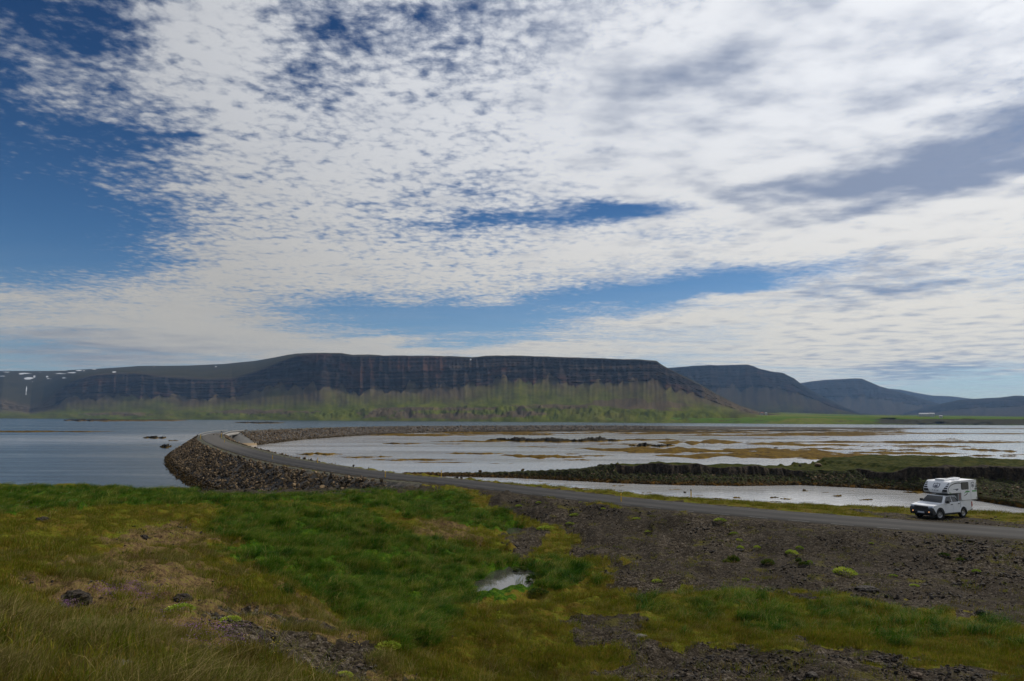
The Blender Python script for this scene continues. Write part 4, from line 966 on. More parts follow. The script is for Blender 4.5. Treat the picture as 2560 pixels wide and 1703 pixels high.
def flat_mat(name, c, rough=.6, metal=0, emit=None):
    def f(t, b, o):
        n = t.noise(t.pos(), 3, 3, .5); t.put(b.inputs['Base Color'], t.mix(n, tuple(x * .92 for x in c), tuple(min(1, x * 1.06) for x in c)))
        b.inputs['Roughness'].default_value = rough; b.inputs['Metallic'].default_value = metal
        if emit: t.put(b.inputs['Emission Color'], emit[0]); b.inputs['Emission Strength'].default_value = emit[1]
    return make_mat(name, f)
M_WALLW = flat_mat('white_wall', (.34, .34, .33)); M_ROOFG = flat_mat('grey_roof', (.32, .33, .35)); M_ROOFR = flat_mat('red_roof', (.25, .05, .03)); M_WIND = flat_mat('window_glass', (.03, .035, .04), .1)
def farm_house(u, v, d, w, dep, h, label, roof):
    a, e = azel(u, v); c = (d * math.sin(a), d * math.cos(a), HC + d * math.tan(e))
    t = empty('farmhouse', c, -a + .2); tagit(t, label, 'farmhouse', 'farm buildings on the far shore')
    box_obj('wall', (-w / 2, -dep / 2, -6), (w / 2, dep / 2, h), M_WALLW, t)
    bm = bmesh.new(); vs = [bm.verts.new(q) for q in ((-w / 2 - .4, -dep / 2 - .4, h), (w / 2 + .4, -dep / 2 - .4, h), (w / 2 + .4, dep / 2 + .4, h), (-w / 2 - .4, dep / 2 + .4, h), (-w / 2 - .4, 0, h + dep * .35), (w / 2 + .4, 0, h + dep * .35))]
    for f in ((0, 1, 5, 4), (2, 3, 4, 5), (1, 2, 5), (3, 0, 4), (3, 2, 1, 0)): bm.faces.new([vs[i] for i in f])
    bm_obj('roof', bm, roof, t)
    for k in range(max(2, int(w / 7))):
        x = -w / 2 + (k + .5) * w / max(2, int(w / 7)); box_obj('window', (x - .9, -dep / 2 - .06, h * .35), (x + .9, -dep / 2 - .01, h * .75), M_WIND, t)
farm_house(2312, 1037.4, 3100, 40, 12, 3.2, 'long white farm building alone on the far green terrace', M_ROOFG)
farm_house(2330, 1038.0, 3080, 16, 10, 5, 'small white barn joined to the long farm building on the far terrace', M_ROOFG)
farm_house(1905, 1034.6, 2700, 8, 7, 3, 'small white house with red roof below the second mountain', M_ROOFR)
farm_house(1915, 1034.6, 2700, 7, 6, 2.4, 'small white shed beside the red-roofed house on the far shore', M_ROOFG)
farm_house(2352, 1043.2, 2500, 8, 6, 3.4, 'tiny white hut between the farm and the bluffs', M_ROOFG)

# ------------------------------------------------------------------ rocky islet beyond the pond
def m_islet(t, b, o):
    p = t.pos(); n = t.noise(p, .7, 6, .65); n2 = t.noise(p, 3.2, 5, .65); cl = t.attr('cliff'); s = t.n('ShaderNodeSeparateXYZ'); t.put(s.inputs[0], p); gr = t.attr('grass')
    colm = t.noise(t.scale(p, (1.6, 1.6, .18)), 1.0, 4, .6)
    rk = t.ramp(t.math('MULTIPLY_ADD', colm, .6, t.math('MULTIPLY', n2, .4)), [(.36, (.008, .008, .008)), (.48, (.030, .025, .020)), (.6, (.070, .055, .040))])
    g = t.ramp(n, [(.35, (.012, .018, .002)), (.5, (.032, .040, .005)), (.66, (.070, .058, .013))])
    moss = t.ramp(n2, [(.35, (.012, .011, .009)), (.5, (.032, .028, .018)), (.6, (.040, .058, .012)), (.72, (.07, .055, .035))])
    c = t.mix(t.mr(t.math('ADD', gr, t.math('MULTIPLY', t.math('SUBTRACT', n2, .5), .8)), .4, .6), moss, g)
    c = t.mix(t.mr(cl, .4, .6), c, rk)
    weed = t.mr(t.math('MULTIPLY_ADD', n2, .9, s.outputs[2]), .75, 1.25, 1, 0)
    c = t.mix(weed, c, t.ramp(n, [(.4, (.016, .011, .006)), (.52, (.045, .026, .008)), (.6, (.12, .060, .010))]))
    t.put(b.inputs['Base Color'], c); b.inputs['Roughness'].default_value = .9; b.inputs['Specular IOR Level'].default_value = .03
    t.put(b.inputs['Normal'], t.bump(t.math('ADD', n2, colm), .9, .3))
M_ISLET = make_mat('mossy_basalt', m_islet)
def pxline(pts):                 # (u, v, z) -> sorted X, Y arrays
    q = np.array([P(*p) for p in pts]); o = np.argsort(q[:, 0]); return q[o, 0], q[o, 1]
XW, YW = pxline([(1000, 1189, 0), (1150, 1192, 0), (1300, 1196, 0), (1450, 1203, 0), (1560, 1209, 0), (1700, 1213, 0), (1850, 1215, 0), (2000, 1213, 0), (2150, 1220, 0), (2240, 1225, 0), (2300, 1230, 0)])
XW = np.r_[XW, XW[-1] + .8, XW[-1] + 2, 140]; YW = np.r_[YW, YW[-1] - 5, 101, 97]
XB, YB = pxline([(1000, 1184.5, 0), (1150, 1184, .3), (1300, 1180, .7), (1450, 1172, 1.5), (1560, 1164, 2.4), (1700, 1159, 2.6), (1900, 1160, 2.4), (2010, 1161, 2.2), (2060, 1155, 2.2), (2150, 1151, 2.2), (2300, 1150, 2.6), (2450, 1154, 3.0), (2560, 1158, 3.3), (2900, 1162, 3.6)])
x = np.arange(XW[0], 120, .22); nY = 190
yw = np.interp(x, XW, YW); yb = np.interp(x, XB, YB)
us, _ = proj(x, yw + 5, 0 * x)
ztop = np.interp(us, [1000, 1180, 1330, 1480, 1545, 1600, 1740, 1900, 2000, 2200, 2350, 2560, 2900], [.25, .6, 1.1, 2.1, 3.2, 3.4, 3.5, 3.2, 2.9, 2.9, 3.6, 4.4, 5.0])
apr = np.interp(us, [1000, 1450, 1545, 1700, 1900, 2000, 2120, 2300, 2560, 2900], [1, 3, 7.5, 7.5, 7, 6.5, 6, 7, 26, 26])
yc = yw + apr + fbm(x * .22, x * 0, 3, 5) * 1.6 + np.round(fbm(x * .9, x * 0, 2, 6) * 3) * .35
ztop = ztop * .93 + fbm(x * .12, x * 0, 3, 25) * .55 * np.minimum(1, ztop / 3)
XC, YCl = pxline([(2050, 1170, 3.0), (2150, 1174, 3.0), (2240, 1176, 3.3), (2330, 1174, 3.7), (2400, 1172, 4.0), (2560, 1172, 4.3), (2900, 1176, 4.6)])
kc = sstep(2080, 2200, us); yc = yc * (1 - kc) + (np.interp(x, XC, YCl) + fbm(x * .22, x * 0, 3, 5) * 1.4 + np.round(fbm(x * .9, x * 0, 2, 6) * 3) * .3) * kc
cliffy = sstep(1520, 1570, us) * (.55 + .45 * (fbm(x * .09, x * 0, 2, 26) > -.2)) * (1 - .75 * sstep(1995, 2030, us) * (1 - sstep(2150, 2200, us)))
t = np.linspace(0, 1, nY)[:, None]
ye = np.maximum(yb, yc + 3)
Y = np.where(t < .1, (yw - 2.5) + (t / .1) * 2.5, np.where(t < .4, yw + (yc - yw) * ((t - .1) / .3), np.where(t < .5, yc + 1.0 * (t - .4) / .1, np.where(t < .93, yc + 1.0 + (ye - yc - 1.0) * ((t - .5) / .43), ye + 4 * (t - .93) / .07))))
X = np.broadcast_to(x, Y.shape)
zcb = ztop * np.where(cliffy > .5, .42, .75)
Z = np.where(t < .1, -1.2 + 1.2 * t / .1, np.where(t < .4, zcb * np.clip((t - .1) / .3, 0, 1) ** np.where(us > 2300, 2.6, 1.0) + np.where(us > 2340, .35, 0), np.where(t < .5, zcb + (ztop - zcb) * ((t - .4) / .1) ** .6, np.where(t < .93, ztop * (1 - .25 * ((t - .5) / .43) ** 2) , ztop * .75 * (1 - (t - .93) / .07 * 1.6)))))
Z = Z + np.where((t > .08) & (t < .41), np.abs(fbm(X * .9, Y * .9, 4, 14)) * 1.1 + fbm(X * .3, Y * .3, 2, 15) * .35, 0) * np.minimum(1, zcb) + np.where(t > .49, fbm(X * .25, Y * .25, 4, 16) * .5, 0) * np.minimum(1, ztop / 3) + np.where(us[None] < 1560, fbm(X * 1.0, Y * 1.0, 3, 19) * .5, 0)
Z = Z + np.where((t > .82) & (t < .96) & (us > 2020) & (us < 2500), .0 + np.maximum(0, fbm(X * .35, Y * .35, 3, 17) - .25) * 1.6, 0) * 1.0
dz = np.abs(np.gradient(Z, axis=0)) / (np.abs(np.gradient(Y, axis=0)) + .02)
tagit(mesh_obj('rocky_islet', np.stack([X, Y, Z], -1).reshape(-1, 3), grid_faces(*Y.shape), M_ISLET, smooth=False,
               attrs={'cliff': (((t > .395) & (t < .515)) * cliffy).astype(float).ravel(), 'grass': np.broadcast_to(np.where(t > .5, 1.0, .12 + 0 * t), Y.shape).ravel() * np.broadcast_to(sstep(1490, 1600, us), Y.shape).ravel()}), kind='structure')
# boulders at the foot of the islet cliffs
RKD = rock_protos(M_RIPRAP, .7, 6, 400)
n = 4200; bx = rng.uniform(XW[0] + 8, 118, n); f = rng.random(n); byw = np.interp(bx, XW, YW); bap = np.interp(bx, x, yc - yw); by = byw + f * bap * 1.02 - .3
bz = np.interp(bx, x, zcb) * f * .95 + .05; w = rng.uniform(.25, .8, n) * np.interp(bx, [-20, 0, 20], [.6, .8, 1.2])
scatter('shore_stones', np.c_[bx, by, bz], rng.uniform(0, 6.28, (n, 3)), w[:, None] * rng.uniform(.7, 1.3, (n, 3)), rng.integers(0, 6, n), RKD, 'dark fallen stones at the foot of the islet cliffs', 'stones')

# ------------------------------------------------------------------ seaweed banks and reefs in the lagoon
def m_weed(t, b, o):
    p = t.pos(); n = t.noise(t.scale(p, (.6, .3, 1)), .5, 6, .65); n2 = t.noise(t.scale(p, (1, .4, 1)), 2.0, 5, .65); dk = t.attr('dark')
    c = t.ramp(t.math('MULTIPLY_ADD', n, .5, t.math('MULTIPLY', n2, .5)), [(.36, (.014, .009, .002)), (.46, (.060, .034, .003)), (.55, (.120, .072, .005)), (.68, (.17, .11, .010))])
    rk = t.ramp(n2, [(.35, (.006, .006, .006)), (.6, (.028, .023, .014)), (.72, (.05, .042, .02))])
    c = t.mix(t.mr(t.math('ADD', dk, t.math('MULTIPLY', t.math('SUBTRACT', n2, .5), 1.1)), .4, .62), c, rk)
    g = t.attr('turf'); c = t.mix(t.mr(t.math('ADD', g, t.math('MULTIPLY', t.math('SUBTRACT', n, .5), .8)), .45, .6), c, (.055, .085, .014))
    t.put(b.inputs['Base Color'], c); b.inputs['Roughness'].default_value = .85; b.inputs['Specular IOR Level'].default_value = .03
    t.put(b.inputs['Normal'], t.bump(n2, .8, .25))
M_WEED = make_mat('rockweed', m_weed)
def bank_mesh(u0, u1, vt, vb, h, dark=0.0, turf=0.0, seed=0, skew=0.0, nu=None, ny=13, turf0=0.0):
    nu = nu or int(min(200, max(24, (u1 - u0) * .6))); u = np.linspace(u0, u1, nu); xi = np.linspace(-1, 1, nu)
    r = np.random.default_rng(seed + int(u0) + 4000); ph = r.uniform(0, 50)
    prof_ = np.sqrt(np.clip(1 - np.abs(xi) ** 2.2, 0, 1)) * (0.62 + .55 * fbm(xi * 3 + ph, xi * 0, 3, seed)); prof_ = np.clip(prof_, .02, 1.15)
    vm_ = (vt + vb) / 2 + xi * skew + fbm(xi * 2 + ph, xi * 0 + 3, 2, seed) * (vb - vt) * .22
    half = (vb - vt) / 2
    hp = h / np.maximum(P(u, vm_, 0)[:, 1], 1) * FPX                 # height in px: the far edge hides behind the top
    vn = vm_ + half * prof_; vf = np.minimum(vm_ - half * prof_ + hp * .6, vn - .35)
    Nn, Ff = P(u, vn, 0)[:, :2], P(u, vf, 0)[:, :2]
    t = np.linspace(-.12, 1.12, ny)[:, None, None]; XY = Nn[None] + (Ff - Nn)[None] * t
    tt = np.clip(t[..., 0], 0, 1); sh = np.sin(np.pi * tt) ** .55
    lump = .62 + .75 * np.abs(fbm(XY[..., 0] * .16, XY[..., 1] * .10, 3, seed + 1)) + .35 * fbm(XY[..., 0] * .9, XY[..., 1] * .5, 2, seed + 2)
    Z = h * sh * lump * np.minimum(1, prof_ * 1.6)[None] - .06; Z = np.where((t[..., 0] < 0) | (t[..., 0] > 1), -.4, Z)
    Z[:, 0] = -.4; Z[:, -1] = -.4
    dk = dark * np.clip(Z / max(h, .1) * 1.5, 0, 1); tf = turf * sstep(.45, .8, Z / max(h, .1)) * sstep(turf0, turf0 + .15, (xi[None] + 1) / 2 + Z * 0)
    return np.stack([XY[..., 0], XY[..., 1], Z], -1), dk, tf
def bank(name, args, label=None, cat=None, group=None):
    V, dk, tf = bank_mesh(*args[:6], **(args[6] if len(args) > 6 else {}))
    o = mesh_obj(name, V.reshape(-1, 3), grid_faces(*V.shape[:2]), M_WEED, attrs={'dark': dk.ravel(), 'turf': tf.ravel()})
    return tagit(o, label, cat, group)
G = 'seaweed banks in the lagoon'
BK = [
 ((738, 858, 1130, 1139.5, .7, .15), 'short orange seaweed bank nearest the causeway in the lagoon'),
 ((848, 985, 1138, 1146, .45, .0), 'flat orange seaweed bank between the causeway road and a longer bank'),
 ((925, 1146, 1145, 1153.5, .45, .05), 'long low orange seaweed bank close behind the first tall yellow post'),
 ((1012, 1196, 1153, 1158, .2, .0), 'thin sliver of seaweed just awash in front of the long orange bank'),
 ((1218, 1300, 1157, 1160, .15, .0), 'tiny sliver of seaweed awash off the tip of the rocky islet'),
 ((1112, 1262, 1130, 1137, .5, .05), 'narrow seaweed bank whose right tip touches a broader orange bank'),
 ((1250, 1470, 1131, 1149, .6, .12, dict(skew=2)), 'spindle-shaped orange seaweed bank in the middle of the lagoon'),
 ((1440, 1535, 1136, 1142, .35, .0), 'thin seaweed tongue off the right end of the spindle-shaped bank'),
 ((1405, 1484, 1146.5, 1152, .3, .0), 'small seaweed patch in front of the spindle-shaped bank'),
 ((1408, 1452, 1133, 1137, .3, .1), 'tiny seaweed patch behind the spindle-shaped bank'),
 ((1432, 1890, 1112, 1138, 1.0, .15, dict(skew=3)), 'large orange seaweed flat with a dark rocky crest in mid lagoon'),
 ((1570, 1690, 1110.5, 1119, 1.7, 1.1), 'dark rocky crest rising out of the large orange seaweed flat'),
 ((1628, 2230, 1124, 1153, .8, .12, dict(skew=1)), 'largest orange seaweed flat lying behind the grassy islet'),
 ((1800, 2120, 1116, 1140, .7, .12, dict(skew=6)), 'orange seaweed hump joining the two largest seaweed flats'),
 ((1990, 2355, 1135, 1152, .8, .35), 'seaweed flat running out behind the green hump of the islet'),
 ((1836, 2152, 1104.5, 1117, .8, .25, dict(skew=2)), 'smooth-backed brown seaweed bank behind the lone black boulder'),
 ((1640, 1860, 1096.5, 1114, .9, .35), 'lumpy brown seaweed bank right of the black reef'),
 ((1545, 1720, 1095.5, 1104, .8, .55), 'thin dark seaweed line running right from the black reef'),
 ((1472, 1640, 1108, 1112.5, .4, .1), 'thin brown seaweed bank just in front of the black reef'),
 ((1215, 1562, 1094, 1108.5, 2.6, 1.3), 'long black rock reef with seaweed skirts in the lagoon'),
 ((1072, 1290, 1100, 1106, .7, .1), 'brown seaweed tail at the left end of the black reef'),
 ((900, 1192, 1083, 1092, 1.0, .3), 'brown seaweed bank in front of the pale part of the causeway'),
 ((955, 1055, 1106.5, 1111.5, .7, .5), 'small dark seaweed bank left of the black reef'),
 ((1080, 1160, 1109, 1111.5, .3, .4), 'very thin dark seaweed line under the left tail of the black reef'),
 ((1290, 1375, 1115, 1117.4, .25, .2), 'hair-thin seaweed line in front of the black reef'),
 ((1345, 1400, 1118, 1119.6, .2, .2), 'tiny seaweed streak below the hair-thin line by the reef'),
 ((1930, 2600, 1100, 1109, .9, .55), 'long lumpy seaweed line crossing the right of the lagoon'),
 ((2230, 2432, 1111, 1119.5, .6, .4), 'dark seaweed bank in front of the long lumpy line'),
 ((2395, 2545, 1120, 1130, .7, .5, dict(skew=3)), 'dark seaweed bank at the right edge above the islet'),
 ((1960, 2132, 1118, 1126, .5, .2), 'narrow brown seaweed bank right of the lone black boulder'),
 ((2165, 2305, 1122, 1128, .5, .3), 'thin brown seaweed bank ahead of the dark one by the lumpy line'),
 ((2118, 2425, 1126, 1138.5, .6, .2, dict(skew=2)), 'tapering brown seaweed bank above the green hump of the islet'),
 ((2418, 2492, 1137, 1141.5, .5, .5), 'small dark seaweed patch behind the right part of the islet'),
 ((2498, 2545, 1138, 1142, .5, .5), 'small dark seaweed patch nearest the right edge'),
 ((1990, 2600, 1081, 1085.5, .7, .2, dict(skew=1)), 'faint far seaweed line at the back of the lagoon'),
 ((1690, 2190, 1085, 1091.5, .9, .4), 'dark seaweed flat below the far reef band'),
]
for i, (a, lab) in enumerate(BK):
    a = list(a); kw = dict(a[6]) if len(a) > 6 else {}; kw['seed'] = 500 + i * 7
    bank('seaweed_bank', a[:6] + [kw], lab, 'seaweed bank', G)
GP = 'seaweed clumps in the pond'
PK = [(1336, 1360, 1201, 1205, .15), (1420, 1474, 1218, 1225, .3), (1490, 1532, 1224, 1229, .2), (1515, 1568, 1212, 1217, .2), (1668, 1708, 1221, 1225, .2), (1780, 1810, 1243, 1249, .3), (1828, 1858, 1240, 1248, .3), (1924, 1948, 1241, 1246, .25),
      (1950, 1982, 1243.5, 1250, .3), (1912, 1955, 1251.5, 1256, .2), (2142, 2184, 1246, 1252, .3), (2080, 2106, 1236, 1243, .35), (2255, 2330, 1226, 1235, .4), (1600, 1640, 1229, 1233, .15), (1730, 1760, 1237, 1240, .15), (2050, 2075, 1229, 1232, .15), (2000, 2030, 1226, 1229, .15)]
PL = ['lone brown weed clump in the pond nearest the first tall yellow post', 'flat brown weed clump touching the road edge left in the pond', 'second brown weed clump along the road edge of the pond', 'weed clump in the ripples off the islet foot', 'thin weed patch left of the black-topped post',
      'small brown weed clump right of the black-topped post', 'slanting brown weed clump in the near pond', 'ragged weed clump left of the darker pair in the pond', 'darker weed clump in the middle of the near pond shore', 'weed lying against the grassy verge of the pond', 'brown weed clump left of the pickup in the pond', 'small dark weed clump in the pond between two brown ones',
      'weed strip behind the pickup bonnet by the islet shore', 'faint weed patch in mid pond', 'faint weed patch behind the black-topped post', 'faint weed speck right of the round pond boulder', 'faint weed speck below the round pond boulder']
for i, (a, lab) in enumerate(zip(PK, PL)): bank('seaweed_clump', [*a[:4], a[4], .45, dict(seed=900 + i, nu=30)], lab, 'seaweed', GP)
# sea side of the causeway
bank('green_islet', [158, 470, 1045.5, 1056, 7.5, .9, dict(seed=41, turf=1.6, turf0=.28, nu=160)], 'low islet with green turf far out in the left bay', 'islet')
bank('reef', [158, 252, 1046.5, 1055.5, 7.0, 1.4, dict(seed=48)], 'dark rocky end of the low turf islet', 'reef', 'reefs in the left bay')
bank('reef', [585, 712, 1054.5, 1059.5, 3.2, 1.2, dict(seed=42)], 'flat dark reef beyond the causeway bend', 'reef', 'reefs in the left bay')
bank('reef', [-260, 292, 1076.5, 1081.5, 1.1, .5, dict(seed=43)], 'long thin reef line reaching the left edge of the bay', 'reef', 'reefs in the left bay')
bank('reef', [357, 417, 1090.5, 1098, 1.7, 1.1, dict(seed=44)], 'small dark hump of rock left of the causeway bend', 'reef', 'reefs in the left bay')
bank('reef', [420, 448, 1099.5, 1103.5, .8, 1.1, dict(seed=45)], 'tiny rock right against the causeway bend', 'reef', 'reefs in the left bay')
bank('reef', [398, 430, 1112, 1121, 1.6, 1.1, dict(seed=46)], 'dark rocks jutting out at the foot of the causeway bank', 'reef', 'reefs in the left bay')
# far tidal flat: many slivers that read as one band
Vs, Fs, dks, tfs, off = [], [], [], [], 0
for i in range(190):
    u = rng.uniform(1120, 2250); v = rng.triangular(1069, 1073, 1089) if u < 1800 else rng.uniform(1069, 1089); wd = rng.uniform(50, 240)
    if u + wd / 2 > 2330 : continue
    hgt = rng.uniform(1.2, 3.4)
    V, dk, tf = bank_mesh(u - wd / 2, u + wd / 2, v - hgt, v + hgt * .4, rng.uniform(.5, 1.0), .95 if v < 1081 else .5, seed=1200 + i, nu=46, ny=8)
    Vs.append(V.reshape(-1, 3)); Fs.append(grid_faces(*V.shape[:2]) + off); off += V.shape[0] * V.shape[1]; dks.append(dk.ravel()); tfs.append(tf.ravel())
for i in range(46):
    u = rng.uniform(1850, 2560); v = rng.uniform(1090, 1143); wd = rng.uniform(14, 90); hgt = rng.uniform(.5, 1.3)
    V, dk, tf = bank_mesh(u - wd / 2, u + wd / 2, v - hgt, v + hgt, rng.uniform(.15, .4), .6, seed=1500 + i, nu=24, ny=7)
    Vs.append(V.reshape(-1, 3)); Fs.append(grid_faces(*V.shape[:2]) + off); off += V.shape[0] * V.shape[1]; dks.append(dk.ravel()); tfs.append(tf.ravel())
V, dk, tf = bank_mesh(1560, 2900, 1066.5, 1073.5, 1.1, 1.1, seed=7, nu=300, ny=9, skew=3)
Vs.append(V.reshape(-1, 3)); Fs.append(grid_faces(*V.shape[:2]) + off); dks.append(dk.ravel()); tfs.append(tf.ravel())
tagit(mesh_obj('tidal_flat', np.vstack(Vs), np.vstack(Fs), M_WEED, attrs={'dark': np.concatenate(dks), 'turf': np.concatenate(tfs)}), 'dark weed-covered tidal flats and slivers at the back and right of the lagoon', 'tidal flat', kind='stuff')
# single boulders
BB = [(1940, 1120, 11, 'black boulder standing alone in the lagoon'), (2010, 1226, 13, 'round dark boulder in the middle of the pond'), (1712, 1231, 9, 'round black boulder left of the black-topped post'), (1200, 1178, 13, 'larger dark boulder on the spit of the islet'),
      (1307, 1175, 14, 'dark boulder on the islet spit before it rises'), (1248, 1190, 12, 'brown weedy boulder at the water side of the spit'), (2045, 1162, 20, 'dark boulder on the back shore of the islet left of the green hump'), (2140, 1152, 26, 'broad dark outcrop stone on the left shoulder of the green hump'), (2336, 1142, 12, 'dark upright rock on top of the green hump'),
      (2480, 1152, 14, 'dark rock behind the islet near the right edge'), (2465, 1151, 10, 'smaller dark rock beside the one near the right edge'), (2205, 1150, 24, 'wide dark outcrop stone behind the green hump'), (2000, 1164, 9, 'small dark rock at the left foot of the islet hump')]
for i, (u, v, w, lab) in enumerate(BB):
    z = 0.1 if (v < 1135 or u in (2010, 1712, 1248)) else (.6 if u < 1400 else 3.0)
    q = P(u, v, z); s = w * q[1] / FPX; o = bm_obj('boulder', rock_mesh(600 + i, .75, 26), M_RIPRAP); o.location = q; o.scale = (s, s, s * .8); o.rotation_euler = (0, 0, i)
    tagit(o, lab, 'boulder')

# ------------------------------------------------------------------ road posts
M_YEL = flat_mat('yellow_plastic', (.80, .46, .02), .45); M_BLK = flat_mat('black_plastic', (.012, .012, .013), .5); M_REF = flat_mat('reflector', (.75, .72, .62), .2)
def post_on(u, v, h, label, z=None, cap=False, w=.15):
    j = np.argmin(np.hypot(*(RL[:, :2] - P(u, v, 5.0)[:2]).T)); z = (RL[j, 2] - .1) if z is None else z
    q = P(u, v, z); t = empty('road_post', tuple(q), math.atan2(q[1], q[0])); tagit(t, label, 'road post', 'yellow road posts')
    bm = bmesh.new(); bm_box(bm, (-w / 2, -w * .35, -.35), (w / 2, w * .35, h - (.14 if cap else 0)), .008); bm_obj('post', bm, M_YEL, t)
    if cap: box_obj('black_cap', (-w / 2 - .003, -w * .35 - .003, h - .14), (w / 2 + .003, w * .35 + .003, h), M_BLK, t, .01)
    else: box_obj('post_cap', (-w / 2 - .004, -w * .35 - .004, h - .03), (w / 2 + .004, w * .35 + .004, h + .002), M_YEL, t, .008)
    for sx_ in (-1, 1): box_obj('reflector', (sx_ * w * .5 + (-.006 if sx_ < 0 else 0), -.02, h - .28), (sx_ * w * .5 + (0 if sx_ < 0 else .006), .02, h - .20), M_REF, t)
post_on(963, 1196, .92, 'yellow post on the near road side above the dark boulders')
post_on(1103, 1195, .98, 'yellow post on the lagoon side of the road before the seaweed spit')
post_on(1553, 1258, .86, 'yellow post on the near road side, closest to the camera', w=.14)
post_on(1728, 1252, 1.12, 'yellow post with a black top on the pond side of the road', z=4.75, cap=True)
post_on(794, 1158, .95, 'yellow post on the lagoon side of the causeway road')
post_on(681, 1150, .85, 'slim pale yellow post on the seaward side of the causeway road')
post_on(501, 1097, 1.4, 'yellow post at the seaward end of the bridge guardrail', w=.2)
post_on(553.5, 1094, 1.5, 'yellow post at the lagoon end of the bridge guardrail', w=.2)
post_on(561, 1107, .8, 'short orange-yellow post on the inside of the causeway bend', w=.16)

# ------------------------------------------------------------------ cushion plants, tufts, hummocks, single stones
def cushion_proto(seed, mat, n=420, lh=.16, flat=.42):
    r = np.random.default_rng(seed); V = []; F = []; T = []; Hh = []
    for i in range(n):
        a = r.uniform(0, 6.28); q = math.sqrt(r.random()); ph = q * 1.35
        c = np.array([.5 * math.sin(ph) * math.cos(a), .5 * math.sin(ph) * math.sin(a), flat * math.cos(ph) * (.85 + .3 * r.random()) - .08]); nrm = np.array([c[0], c[1], c[2] + .15]); nrm /= np.linalg.norm(nrm)
        tv = np.cross(nrm, r.normal(size=3)); tv /= np.linalg.norm(tv); k = len(V); h = lh * r.uniform(.5, 1.1); w = .028
        V += [tuple(c - tv * w), tuple(c + tv * w), tuple(c + nrm * h * .6 + tv * w * .8), tuple(c + nrm * h), tuple(c + nrm * h * .6 - tv * w * .8)]; F.append((k, k + 1, k + 2, k + 3, k + 4)); ti = r.random(); T += [ti] * 5; Hh += [0, 0, .6, 1, .6]
    return mesh_obj('plant_shape', V, F, mat, attrs={'tint': T, 'hgt': Hh}, link=False)
M_MOSSD = make_mat('moss_green_leaves', m_blade((.030, .060, .008), (.060, .095, .014), (.10, .13, .03), (.14, .12, .03), .15))
CU = [cushion_proto(700 + i, M_LIME) for i in range(3)]; CD = [cushion_proto(710 + i, M_MOSSD, lh=.34, flat=.3) for i in range(2)]
def put_plant(name, u, v, w, h, proto, label, cat, group, g0=4.2):
    z = g0
    for _ in range(12):
        q = P(u, v, z); z2 = float(land(q[:1], q[1:2])[0]); z = z * .4 + z2 * .6
    q = P(u, v, z); s = w * q[1] / FPX; sz_ = max(h * q[1] / FPX, s * .3)
    o = D.objects.new(name, proto.data); COL.objects.link(o); o.location = (q[0], q[1], z); o.scale = (s, s * .9, sz_ * 1.6); o.rotation_euler = (0, 0, u % 6.28)
    return tagit(o, label, cat, group)
CG = 'lime-green cushion plants on the gravel'
for i, (u, v, w, h, lab) in enumerate([
 (2112, 1434, 50, 20, 'largest round lime-green cushion plant on the dark gravel'), (1800, 1302, 29, 8, 'wide flat lime cushion plant just below the road'), (1836, 1335, 21, 5, 'thin flat lime cushion plant below the wide one'), (1847, 1352, 17, 7, 'upper of two round lime cushions stacked close together'),
 (1851, 1371, 17, 9, 'lower of two round lime cushions beside a flat grey stone'), (1893, 1370, 15, 8, 'round lime cushion plant alone between two pairs'), (1979, 1384, 28, 12, 'bright oval lime cushion, second largest on the gravel'), (1999, 1372, 18, 9, 'small lime cushion just behind the bright oval one'),
 (2024, 1408, 15, 9, 'small lime cushion beside a brown grass tuft'), (2359, 1388, 23, 8, 'darker green cushion in the gravel below the pickup'), (2401, 1400, 16, 7, 'small lime cushion right of the darker green one'), (2442, 1431, 19, 10, 'lime cushion plant farthest right on the dark rubble'),
 (1863, 1450, 20, 6, 'flat lime cushion above the olive grass edge'), (2216, 1373, 14, 5, 'small faint lime cushion in mid gravel'), (2178, 1359, 11, 4, 'tiny lime cushion left of the faint one'), (2233, 1440, 18, 5, 'flat lime cushion low in the dark rubble'), (2286, 1465, 20, 5, 'flat lime cushion at the rubble edge'),
 (1480, 1282, 25, 8, 'bright lime cushion below the nearest yellow post'), (1452, 1258, 12, 5, 'tiny lime cushion behind the bright one, left of the post'), (1508, 1273, 12, 5, 'tiny lime cushion just right of the bright one'), (1297, 1266, 15, 6, 'lime cushion on the slope where gravel meets the grass'), (1347, 1258, 14, 6, 'lime cushion on the slope under the road'),
 (1366, 1324, 42, 7, 'wide low lime moss mat near the small pool'), (1438, 1289, 24, 5, 'low lime moss mat between pool and road'), (1645, 1455, 28, 8, 'lime cushion at the left edge of the olive grass'), (1592, 1298, 20, 5, 'flat yellowish cushion below the black-topped post'), (1425, 1310, 20, 4, 'thin yellow moss mat beyond the small pool'), (1620, 1330, 14, 4, 'tiny yellow moss mat by the grey rubble')]):
    put_plant('cushion_plant', u, v, w, h, CU[i % 3] if 'darker' not in lab else CD[0], lab, 'cushion plant', CG)
for i, (u, v, w, h, lab) in enumerate([(1834, 1402, 24, 18, 'dark green grass tuft standing on the gravel below the road'), (1816, 1405, 16, 9, 'small olive tuft left of the dark green one'), (1920, 1409, 26, 15, 'green grass tuft with brown fringe on the gravel'), (1997, 1404, 12, 12, 'brown grass tuft on the gravel'), (2010, 1411, 20, 9, 'lower brown grass tuft beside the small lime cushion'),
 (1340, 1450, 38, 20, 'dense dark green sedge tuft right of the puddle'), (1345, 1482, 40, 14, 'dark sedge tuft in front of the puddle'), (1300, 1424, 30, 10, 'dark sedge tuft behind the puddle')]):
    put_plant('grass_tuft', u, v, w, h, CD[i % 2], lab, 'grass tuft', 'grass tufts on the flat')
